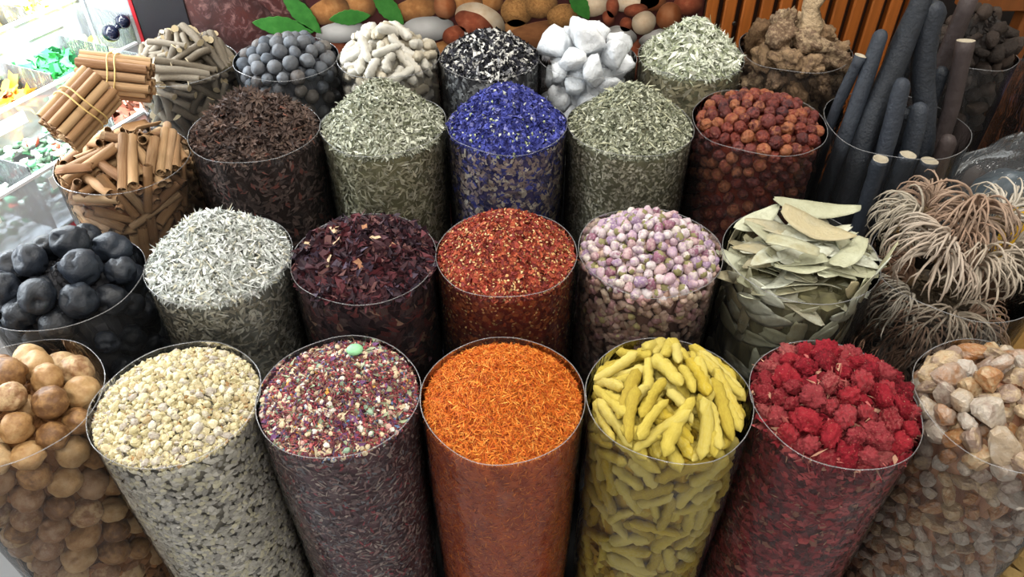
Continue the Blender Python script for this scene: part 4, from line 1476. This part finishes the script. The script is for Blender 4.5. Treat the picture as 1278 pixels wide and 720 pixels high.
# --- gnarled brown roots ----------------------------------------------------
M_brt = item_mat('brown_root', [(92, 70, 50), (126, 100, 74), (156, 130, 100), (104, 82, 66), (184, 160, 128)], 0.8, 3, 0.6, 0.45, 0.15)
gm = []
for k in range(6):
    o3 = Vector((k * 4.4, 8, 1))

    def fn(d, o3=o3):
        return 0.72 + 0.45 * noise.noise(d * 1.3 + o3) + 0.30 * abs(noise.noise(d * 3.1 + o3)) + 0.14 * noise.noise(d * 7.5 + o3)
    V, F = blob(30, 20, fn)
    V = [Vector((v.x * 1.5, v.y, v.z)) for v in V]
    gm.append(make_mesh('gnarled_root', V, F, [M_brt]))
P, U, H, Rr, S = pack('brownroot', (0.052, 2.0, 0.000), [(15, (.0205, .028), (0, 0), 'top', 0.9), (10, (.020, .026), (0, 0), 'top', 2.4), (30, (.018, .024), (0, 0), 'side', 0)], 80, zlo=.20)
put_round('gnarled_root', gm, P, U, Rr * 1.1, 'gnarled brown root in the bag of roots', 'root', 'gnarled brown roots', 0.2)
V, F = tube([(0.512, 1.295, .905), (0.522, 1.30, .93), (0.516, 1.305, .955), (0.524, 1.315, .99)], [.022, .017, .014, .020], 18, True, 1.0, 3)
M_brt2 = item_mat('pale_brown_root', [(110, 84, 60), (150, 124, 94), (184, 160, 128)], 0.8, 60, 0.8, 0.5, 0.15)
tag(mesh_obj('upright_root', V, F, [M_brt2]), 'thick pale brown root standing up from the gnarled roots', 'root')
inner_core('brownroot', 'packed_brown_roots', 'gnarled brown roots packed deeper in their bag', 'roots', [((90, 72, 54), 1), ((70, 56, 44), 1)], 0.030, 0.036)

# --- dark bark chunks -------------------------------------------------------
M_drk = item_mat('dark_bark', [(30, 24, 20), (46, 36, 30), (62, 50, 42)], 0.6, 3, 0.5, 0.4, 0.3)
P, U, H, Rr, S = pack('darkbark', (0.095, 1.7, 0.000), [(24, (.012, .018), (0, 0), 'top', 0.9), (16, (.012, .016), (0, 0), 'top', 2.4), (40, (.012, .016), (0, 0), 'side', 0)], 70, zlo=.20)
put_round('bark_chunk', rock_meshes('bark_chunk', M_drk, 5, 9, .3, 21), P, U, Rr * 1.1, 'dark brown bark chunk in the bag behind the black branches', 'bark', 'dark bark chunks', 0.3)
inner_core('darkbark', 'packed_bark', 'dark bark chunks packed deeper in their bag', 'bark', [((34, 28, 24), 1), ((26, 20, 18), 1)], 0.022, 0.028)

# --- large pale leaves ------------------------------------------------------
M_bay = item_mat('dry_leaf', [(144, 142, 116), (170, 170, 142), (190, 192, 168), (160, 154, 122), (200, 204, 188), (150, 146, 124), (170, 158, 124)], 0.5, 30, 0.3, 0.22, 0.35)
NU, NV = 12, 4


def leaf_obj(name, fn, ln, wd, label, group, parent=None):
    s0, s1 = (random.uniform(0, .22) if random.random() < .5 else 0), (1 - random.uniform(0, .30) if random.random() < .5 else 1)
    wv = random.uniform(0, 9)
    rough_ = random.uniform(.02, .14)
    """lance-shaped leaf with a midrib; fn(u, v, w) maps length, width and thickness into the world"""
    V, F = [], []
    for lay in (0, 1):
        for i in range(NU + 1):
            s = s0 + (s1 - s0) * i / NU
            half = wd * 0.5 * (math.sin(math.pi * min(1, s * 0.97 + .015) ** 0.85)) ** 0.75 * (1 + rough_ * noise.noise((s * 7, wv, 0))) + 0.0006
            for j in range(NV + 1):
                q = j / NV * 2 - 1
                V.append(fn((s - .5) * ln + (0.004 * noise.noise((q * 2.5, wv, i)) if i in (0, NU) else 0), q * half, 0.0022 * noise.noise((s * 3, q * 1.5, wv)) + (0.0005 if lay else 0.0) + 0.10 * abs(q) * half * 0.8))
    n1 = (NU + 1) * (NV + 1)
    for i in range(NU):
        for j in range(NV):
            a = i * (NV + 1) + j
            F.append((a, a + NV + 1, a + NV + 2, a + 1))
            F.append((n1 + a, n1 + a + 1, n1 + a + NV + 2, n1 + a + NV + 1))
    edge = [j for j in range(NV + 1)] + [i * (NV + 1) + NV for i in range(1, NU + 1)] + [NU * (NV + 1) + j for j in range(NV - 1, -1, -1)] + [i * (NV + 1) for i in range(NU - 1, 0, -1)]
    for a, c in zip(edge, edge[1:] + edge[:1]):
        F.append((a, c, n1 + c, n1 + a))
    o = mesh_obj(name, V, F, [M_bay], parent)
    # put the origin at the leaf
    c = sum((Vector(v) for v in V), Vector()) / len(V)
    o.data.transform(Matrix.Translation(-c))
    o.location = c
    return tag(o, label, 'leaf', group)


b = BAG['bayleaf']
b.hp = (0.030, 2.0, 0.004, 0.0, 0.0)
fr_ = random.Random(5)


def flat_leaf(cx, cy, cz, yaw, ln, wd, pitch, rollv, curl, label):
    R = Matrix.Rotation(yaw, 3, 'Z') @ Matrix.Rotation(pitch, 3, 'Y') @ Matrix.Rotation(rollv, 3, 'X')

    def fn(u, v, w):
        return Vector((cx, cy, cz)) + R @ Vector((u, v + 0.25 * u * u / ln, w + curl * (u / ln) ** 2 * 4 - 0.5 * curl))
    leaf_obj('dried_leaf', fn, ln, wd, label, 'large dried leaves')


LBL = 'large pale green dried leaf lying on the leaf heap'
for i in range(96):
    f = i / 96
    rr = b.R * 0.66 * math.sqrt(fr_.random()) * (1.15 if f < .6 else 0.9)
    t = fr_.uniform(0, 6.283)
    z = b.z - 0.030 + 0.052 * f - 0.10 * max(0, rr - .03)
    flat_leaf(b.x + rr * math.cos(t), b.y + rr * math.sin(t), z, fr_.gauss(-0.25, 0.7) + (math.pi if fr_.random() < .5 else 0), fr_.uniform(.072, .104), fr_.uniform(.018, .028),
              fr_.gauss(0, .13) + 0.35 * (rr / b.R) * (1 if math.cos(t) > 0 else -1) * .5, fr_.gauss(0, .22), fr_.uniform(-.010, .012), LBL)
# the ones on top, as they catch the light
flat_leaf(b.x - .022, b.y - .030, b.z + .034, -0.42, .100, .030, .05, -.15, -.008, 'very pale broad dried leaf on top of the leaf heap')
flat_leaf(b.x + .012, b.y + .010, b.z + .038, -0.62, .098, .034, .08, .2, .010, 'silver-grey dried leaf crossing the top of the leaf heap')
flat_leaf(b.x + .045, b.y - .032, b.z + .030, 0.75, .100, .028, -.10, -.25, .012, 'dried leaf slanting up at the edge of the leaf heap')
flat_leaf(b.x + .034, b.y + .058, b.z + .030, -0.10, .118, .026, .06, .35, .008, 'long curved dried leaf reaching out over the back of the leaf bag')
flat_leaf(b.x - .045, b.y + .045, b.z + .022, 0.55, .076, .026, -.12, .3, .004, 'dried leaf propped at the back of the leaf bag')
# standing along the film
for i in range(54):
    t0 = b.face + fr_.uniform(-1.75, 1.75)
    z0 = b.z - 0.004 - 0.165 * (i / 54)
    al = fr_.choice([fr_.gauss(0, .35), fr_.gauss(0, .5), fr_.uniform(0.8, 1.9)])
    lay = 0.003 + 0.010 * fr_.random()
    ln, wd = fr_.uniform(.055, .088), fr_.uniform(.017, .025)
    if abs(math.sin(al)) * ln * .5 + z0 > b.z + .012:
        al *= .2

    def fn(u, v, w):
        x = u * math.cos(al) - v * math.sin(al)
        z = z0 + u * math.sin(al) + v * math.cos(al)
        t = t0 + x / b.R
        r = min(b.rad(t, min(z, b.z)), b.R) - lay - .002 - w * .6
        return Vector((b.x + r * math.cos(t), b.y + r * math.sin(t), z))
    leaf_obj('dried_leaf', fn, ln, wd, 'pale green dried leaf pressed against the film of the leaf bag', 'large dried leaves')
for dt, dz, al in ((1.25, .004, 1.35), (1.45, .012, 1.25), (1.10, -.014, 1.5)):
    t0, z0 = b.face + dt, b.z + dz

    def fn(u, v, w):
        x = u * math.cos(al) - v * math.sin(al)
        z = z0 + u * math.sin(al) + v * math.cos(al)
        t = t0 + x / b.R
        r = b.R * .97 - .003 - w + max(0, z - b.z) * .25
        return Vector((b.x + r * math.cos(t), b.y + r * math.sin(t), z))
    leaf_obj('dried_leaf', fn, .085, .024, 'pale dried leaf standing up at the side of the leaf bag', 'large dried leaves')
inner_core('bayleaf', 'packed_dried_leaves', 'pale dried leaves packed deeper in their bag', 'leaves', [((120, 116, 84), 1), ((104, 100, 74), 1)], 0.018, 0.034)

# --- curled dry plants ------------------------------------------------------
M_cur = item_mat('dry_stem', [(150, 140, 124), (184, 176, 162), (140, 108, 88), (172, 162, 146)], 0.8, 20, 0.2, 0.12, 0.15)
M_curd = item_mat('dry_stem_core', [(96, 78, 56), (118, 98, 72)], 0.85, 20, 0.3, 0.2, 0.1)


def curly_plant(loc, heading, size, nst, seed, label, lift=0.2):
    """a dry plant whose stems fan out of the crown, rise and curl over like closing fingers"""
    r_ = random.Random(seed)
    fw = Vector((math.cos(heading), math.sin(heading), 0))
    sd = Vector((-fw.y, fw.x, 0))
    up = Vector((0, 0, 1))
    parts = []
    for i in range(nst):
        phi = r_.uniform(-1.5, 1.5)
        el = r_.uniform(-.25, 1.25)
        rad_d = fw * math.cos(phi) + sd * math.sin(phi)
        k = r_.uniform(.75, 1.1)
        turn = r_.uniform(3.0, 4.3)
        N = 10
        step = size * k * 2.0 / N
        p = Vector((0, 0, 0)) + rad_d * size * .08
        path, rad = [], []
        ang = el + .75
        wob = r_.uniform(-.25, .25)
        for j in range(N + 1):
            s = j / N
            path.append(tuple(p))
            rad.append(0.0028 * (1.1 - .78 * s) * (size / .055) * r_.uniform(.9, 1.1))
            d = rad_d * math.cos(ang) + up * math.sin(ang) + sd.cross(rad_d) * 0 + Vector((r_.gauss(0, .06), r_.gauss(0, .06), 0)) + (rad_d.cross(up)) * wob
            p = p + d.normalized() * step
            ang -= turn / N * (0.6 + 0.9 * s)
        parts.append(tube(path, rad, 5))
        for q0 in (4, 6, 7):        # forked tips
            if r_.random() < .4:
                p0 = Vector(path[q0])
                d = Vector(path[q0 + 2]) - p0
                sw = (rad_d.cross(up)) * r_.uniform(-.9, .9) * d.length
                q = [p0, p0 + d * .6 + sw * .6, p0 + d * 1.15 + sw * .8 - up * .1 * size]
                parts.append(tube(q, [rad[q0] * .85, rad[q0] * .6, rad[q0] * .3], 4))
    V, F, _ = merge([(p[0], p[1]) for p in parts])
    root = empty('curled_dry_plant', loc)
    tag(root, label, 'dried plant', 'curled dry plants')
    mesh_obj('stems', V, F, [M_cur], root)['kind'] = 'stuff'
    V, F = blob(12, 8, lambda d: size * .2 * (1 + .4 * noise.noise(d * 3 + Vector((seed, 0, 0)))))
    mesh_obj('root_crown', V, F, [M_curd], root)
    return root


bc = BAG['curlyroot']
CL = [((0.520, 0.795, 0.868), 2.9, .044, 40, 'silvery curled dry plant at the edge towards the black branches'),
      ((0.530, 0.735, 0.862), 3.5, .050, 44, 'grey curled dry plant with long arching stems over the bag edge'),
      ((0.580, 0.790, 0.880), 4.5, .052, 50, 'round cream curled dry plant on top of the heap'),
      ((0.575, 0.728, 0.852), 4.7, .044, 38, 'reddish-brown curled dry plant at the front of the bag'),
      ((0.622, 0.745, 0.860), 5.5, .046, 40, 'pale curled dry plant leaning to the outer edge'),
      ((0.635, 0.805, 0.866), 0.4, .042, 34, 'small curled dry plant at the back of the bag'),
      ((0.555, 0.835, 0.862), 1.6, .042, 30, 'curled dry plant turned to the back of the bag'),
      ((0.556, 0.760, 0.862), 3.9, .042, 34, 'curled dry plant wedged between the others in the middle')]
for i, (lc, hd, sz, ns_, lb) in enumerate(CL):
    curly_plant(lc, hd, sz, ns_, 3 + i * 7, lb)
for i in range(14):
    t = bc.face + (-1.7 + 3.4 * ((i * .618) % 1))
    zz = bc.z - .050 - .12 * i / 14
    rr = bc.R * .46
    curly_plant((bc.x + rr * math.cos(t), bc.y + rr * math.sin(t), zz), t, .042, 34, 60 + i,
                'curled dry plant seen through the film of the flaring bag')
bc.hp = (0.01, 2, 0.03, 0, 0)
inner_core('curlyroot', 'packed_dry_plants', 'curled dry plants packed deeper in their bag', 'dried plants', [((74, 62, 46), 1), ((54, 46, 36), 1)], 0.040, 0.030)

# --- cinnamon ---------------------------------------------------------------
M_cin = item_mat('cinnamon_bark', [(134, 100, 68), (160, 124, 88), (178, 146, 108), (122, 86, 58), (188, 158, 122)], 0.65, 3, 0.2, 0.22, 0.2, stretch=(1, 4, 4))
M_band = plain_mat('rubber_band', (206, 176, 112), 0.6, 20, 0.06)


def quill_mesh(k, sides=18):
    """rolled bark: a scroll, hollow, with its edges curled in"""
    r_ = random.Random(k)
    prof = []
    for i in range(sides + 1):
        t = (i / sides - .5) * math.radians(470 + 40 * (k % 3))
        rr = 1.0 - .55 * (abs(t) / math.radians(250)) ** 2.4
        prof.append((rr * math.cos(t + k), rr * math.sin(t + k)))
    V, F = [], []
    xs = [-.5, -.2, .1, .5]
    for ly in (1.0, 0.82):
        for x in xs:
            jx = r_.uniform(-.012, .012)
            for y, z in prof:
                V.append((x + jx * (1 if abs(x) == .5 else 0) + (.012 * noise.noise((y * 2, z * 2, k)) if abs(x) == .5 else 0), y * ly, z * ly))
    m = len(prof)
    off = len(xs) * m
    for i in range(len(xs) - 1):
        for j in range(m - 1):
            a = i * m + j
            F.append((a, a + 1, a + m + 1, a + m))
            F.append((off + a, off + a + m, off + a + m + 1, off + a + 1))
    for j in range(m - 1):
        F.append((j, off + j, off + j + 1, j + 1))
        a = (len(xs) - 1) * m + j
        F.append((a, a + 1, off + a + 1, off + a))
    for i in range(len(xs) - 1):
        for j in (0, m - 1):
            a = i * m + j
            F.append((a, a + m, off + a + m, off + a))
    return make_mesh('cinnamon_stick', V, F, [M_cin])


QM = [quill_mesh(k) for k in range(6)]


def bundle(c0, c1, R, label, seed):
    r_ = random.Random(seed)
    a, c = Vector(c0), Vector(c1)
    d = c - a
    root = empty('cinnamon_bundle', (a + c) / 2)
    root.rotation_euler = d.to_track_quat('X', 'Z').to_euler()
    tag(root, label, 'cinnamon')
    q = 0.0068
    pts = []
    for i in range(-6, 7):
        for j in range(-6, 7):
            y, z = (i + .5 * (j % 2)) * q * 2.02, j * q * 1.76
            if math.hypot(y, z) < R - q * .6:
                pts.append((y, z))
    for y, z in pts:
        o = bpy.data.objects.new('cinnamon_stick', r_.choice(QM))
        o.parent = root
        o.location = (r_.uniform(-.004, .004), y, z)
        o.rotation_euler = (r_.uniform(0, 6.28), 0, 0)
        o.scale = (d.length, q, q)
        COL.objects.link(o)
    for xx in (-.006, .004):
        RV, RF = tube([(xx + .002 * math.sin(3 * t_), (R + .0015) * math.cos(t_), (R + .0015) * math.sin(t_)) for t_ in [2 * math.pi * i / 48 for i in range(49)]], 0.0011, 6, False)
        mesh_obj('rubber_band', RV, RF, [M_band], root)
    return root


bi = BAG['cinnamon']
bundle((-0.578, 1.000, 0.962), (-0.622, 0.925, 0.926), 0.034, 'tan cinnamon bundle tied with a band, cut ends facing the shop front', 1)
bundle((-0.640, 1.062, 0.950), (-0.548, 1.078, 0.930), 0.033, 'cinnamon bundle with two bands lying crosswise behind the other', 2)
P, U, H, Rr, S = pack('cinnamon', (0.038, 2.0, 0.004), [(30, (.0065, .0085), (.026, .044), 'top', 1.0), (26, (.0065, .008), (.022, .038), 'top', 3.0), (20, (.0065, .008), (.02, .034), 'top', 5.0), (64, (.0055, .008), (.020, .040), 'side', 0)], 80, flatten=.12, zlo=.17)
put_long('cinnamon_stick', QM, P, U, H, Rr, 'loose rolled cinnamon stick in the cinnamon bag', 'cinnamon', 'loose cinnamon sticks')
inner_core('cinnamon', 'packed_cinnamon', 'broken cinnamon bark packed deeper in its bag', 'cinnamon', [((96, 58, 32), 1), ((120, 76, 44), 1)], 0.020, 0.040)


def shard(loc, yaw, pitch, ln, wd, label, cn):
    V, F = [], []
    n = 8
    for ly in (0, .0012):
        for i in range(5):
            for j in range(n + 1):
                t = (j / n - .5) * 2.2
                V.append(((i / 4 - .5) * ln * (1 + .05 * math.sin(j * 2.3)), math.sin(t) * (wd / 1.78 - ly), (1 - math.cos(t)) * wd * .5 * cn + ly))
    m = n + 1
    o2 = 5 * m
    for i in range(4):
        for j in range(n):
            a = i * m + j
            F += [(a, a + 1, a + m + 1, a + m), (o2 + a, o2 + a + m, o2 + a + m + 1, o2 + a + 1)]
    for j in range(n):
        F += [(j, o2 + j, o2 + j + 1, j + 1), (4 * m + j, 4 * m + j + 1, o2 + 4 * m + j + 1, o2 + 4 * m + j)]
    for i in range(4):
        for j in (0, n):
            a = i * m + j
            F.append((a, a + m, o2 + a + m, o2 + a))
    o = mesh_obj('cinnamon_shard', V, F, [M_cin])
    o.location = loc
    o.rotation_euler = (0, pitch, yaw)
    tag(o, label, 'cinnamon')


shard((-0.520, 0.955, 0.918), 1.35, .35, .052, .026, 'pale open cinnamon bark shard lying on the loose sticks', 1)
shard((-0.605, 0.905, 0.888), 0.25, .05, .045, .022, 'cinnamon bark shard under the bundle with cut ends', -1)

# --- black branches ---------------------------------------------------------
M_bst = item_mat('black_bark', [(30, 34, 40), (42, 47, 56), (54, 60, 68)], 0.55, 55, 0.28, 0.3, 0.35, second=((112, 74, 50), 0.80))
M_bst2 = item_mat('brown_black_bark', [(52, 44, 44), (64, 54, 52)], 0.6, 14, 0.3, 0.2, 0.3)
M_end = plain_mat('pale_cut_end', (168, 158, 138), 0.7, 30, 0.2)


def branch(path, rad, label, hollow=False, bark=None, seed=1.0, group=None):
    pts = [Vector(p) for p in path]
    # smooth the path
    fine, fr = [], []
    n = len(pts)
    for i in range(n - 1):
        for k in range(5):
            s = k / 5
            p0, p1, p2, p3 = pts[max(i - 1, 0)], pts[i], pts[i + 1], pts[min(i + 2, n - 1)]
            fine.append(0.5 * ((2 * p1) + (p2 - p0) * s + (2 * p0 - 5 * p1 + 4 * p2 - p3) * s * s + (3 * p1 - p0 - 3 * p2 + p3) * s ** 3))
            fr.append(rad[i] * (1 - s) + rad[i + 1] * s)
    fine.append(pts[-1])
    fr.append(rad[-1])
    if not hollow:      # rounded top
        d = (fine[-1] - fine[-2]).normalized()
        r = fr[-1]
        for q in (.45, .8, .98):
            fine.append(pts[-1] + d * r * q)
            fr.append(r * math.sqrt(max(.02, 1 - q * q)))
    V, F = tube(fine, fr, 14, True, .16, seed)
    fm = [0] * len(F)
    if hollow:
        # pale ring and dark hole at the cut end
        s = 14
        last = (len(fine) - 1) * s
        F = F[:-2 * s] + [f for k, f in enumerate(F[-2 * s:]) if k % 2 == 0]
        fm = [0] * len(F)
        c = fine[-1]
        d = (fine[-1] - fine[-2]).normalized()
        o1 = len(V)
        V += [c + (V[last + k] - c) * .72 for k in range(s)]
        V += [c + (V[last + k] - c) * .66 - d * .012 for k in range(s)]
        for k in range(s):
            k2 = (k + 1) % s
            F.append((last + k, last + k2, o1 + k2, o1 + k))
            fm.append(1)
            F.append((o1 + k, o1 + k2, o1 + s + k2, o1 + s + k))
            fm.append(1)
        F.append(tuple(o1 + s + k for k in range(s)))
        fm.append(0)
    base = V[0].copy() if isinstance(V[0], Vector) else Vector(V[0])
    o = mesh_obj('black_branch', [Vector(v) - pts[0] for v in V], F, [bark or M_bst, M_end], None, fm=fm)
    o.location = pts[0]
    tag(o, label, 'branch', group)


ZB_ = TABLE + 0.006
branch([(.622, 1.055, ZB_), (.640, 1.030, .75), (.632, 1.035, .86), (.606, 1.062, .96), (.600, 1.078, 1.035)], [.014, .015, .0165, .0165, .017], 'thick upright black branch with a rounded top', seed=1)
branch([(.520, 1.000, ZB_), (.528, .998, .75), (.535, 1.020, .86), (.562, 1.060, .96), (.582, 1.085, 1.05)], [.013, .015, .017, .018, .015], 'thick black branch leaning against the upright one, bark worn brown', seed=2)
branch([(.555, .985, ZB_), (.556, .985, .75), (.553, .985, .86), (.556, 1.010, .955)], [.011, .012, .013, .012], 'black branch with a blunt bent top in front of the leaning one', seed=3)
branch([(.668, 1.060, ZB_), (.678, 1.062, .75), (.684, 1.075, .86), (.676, 1.098, .985)], [.012, .012, .0125, .0130], 'brown-black hollow branch with a pale cut rim', True, M_bst2, 4)
branch([(.500, 1.070, ZB_), (.500, 1.068, .75), (.497, 1.065, .87), (.512, 1.068, .975)], [.008, .008, .008, .0085], 'thin dark branch with a pale end beside the gnarled roots', True, None, 5)
branch([(.655, 1.110, ZB_), (.660, 1.110, .75), (.664, 1.105, .86), (.662, 1.105, .93)], [.012, .012, .012, .011], 'short black branch standing beside the hollow one', seed=6)
branch([(.600, 1.000, ZB_), (.602, .998, .75), (.598, 1.00, .86), (.596, 1.012, .915)], [.012, .013, .014, .013], 'stubby forked black branch with a brown tip', seed=7)
branch([(.508, 1.030, ZB_), (.505, 1.030, .75), (.510, 1.032, .86), (.535, 1.075, 1.00)], [.010, .011, .012, .011], 'slender black branch leaning behind the worn one', seed=8)
branch([(.575, .972, ZB_), (.577, .968, .70), (.577, .968, .80), (.579, .968, .868)], [.011, .012, .012, .0115], 'black branch cut short at the film, pale cut end', True, None, 9)
branch([(.546, .968, ZB_), (.546, .966, .70), (.542, .966, .80), (.540, .966, .862)], [.012, .012, .012, .012], 'black branch ending just below the film rim', True, None, 10)
branch([(.620, .978, ZB_), (.622, .976, .70), (.622, .978, .80), (.622, .980, .850)], [.012, .012, .013, .013], 'low black branch near the front of the bag', True, None, 11)
branch([(.650, 1.005, ZB_), (.652, 1.002, .70), (.652, 1.002, .80), (.652, 1.004, .868)], [.013, .014, .0145, .012], 'olive-black stub behind the film', False, M_bst2, 12)
branch([(.690, 1.145, ZB_), (.682, 1.140, .75), (.680, 1.14, .87), (.688, 1.150, 1.03)], [.010, .011, .012, .013], 'tall dark branch at the back of the branch bag', True, M_bst2, 13)
branch([(.585, 1.130, ZB_), (.590, 1.125, .75), (.600, 1.12, .87), (.625, 1.120, 1.02)], [.012, .012, .012, .012], 'dark branch standing behind the thick upright one', seed=14)

for i in range(10):
    t = i * 2.4
    rr = .030 + .040 * ((i * .618) % 1)
    x, y = .592 + rr * math.cos(t) * .95, 1.075 + rr * math.sin(t) * .75
    branch([(x, y, ZB_), (x + .004, y, .62), (x - .003, y + .003, .74), (x, y, .83 + .03 * (i % 3))], [.012, .013, .013, .012], 'short black branch packed low inside the branch bag', seed=20 + i, group='short black branches low in the bag')

# --- a few bits that stand out ---------------------------------------------
V, F = blob(16, 10, lambda d: 1 + .08 * noise.noise(d * 2))
gs = mesh_obj('green_stone', [Vector((v.x * .0095, v.y * .008, v.z * .0055)) for v in V], F, [plain_mat('green_stone', (140, 200, 150), 0.4, 60, 0.12)])
gs.location = (-0.176, 0.598, 0.8395)
tag(gs, 'smooth pale green stone on the potpourri', 'stone')
M_pet = item_mat('pale_petal', [(190, 150, 110), (214, 190, 156), (170, 120, 90)], 0.7, 60, 0.2, 0.2)
for i, (dx, dy, s) in enumerate(((-.036, .022, .011), (-.030, -.002, .011), (-.034, -.036, .010), (.004, -.044, .009), (.000, .020, .006), (.040, -.010, .009), (.016, .000, .007), (-.070, .012, .008))):
    bh = BAG['hibiscus']
    v, f, c = scatter('crumple', np.zeros((1, 3)), np.array([[0, 0, 1.0]]), (s * 1.6, s * 1.7), (s, s * 1.2), (s * .5, s * .6), [((200, 170, 130), 1)], .5, .12)
    o = mesh_obj('pale_hibiscus_petal', v, f, [M_pet])
    q = float(heap_height(BAG['hibiscus'], np.array(dx), np.array(dy)))
    o.location = (bh.x + dx, bh.y + dy, q + .009)
    tag(o, 'pale straw-coloured petal among the dark hibiscus', 'petal', 'pale petals on the hibiscus')
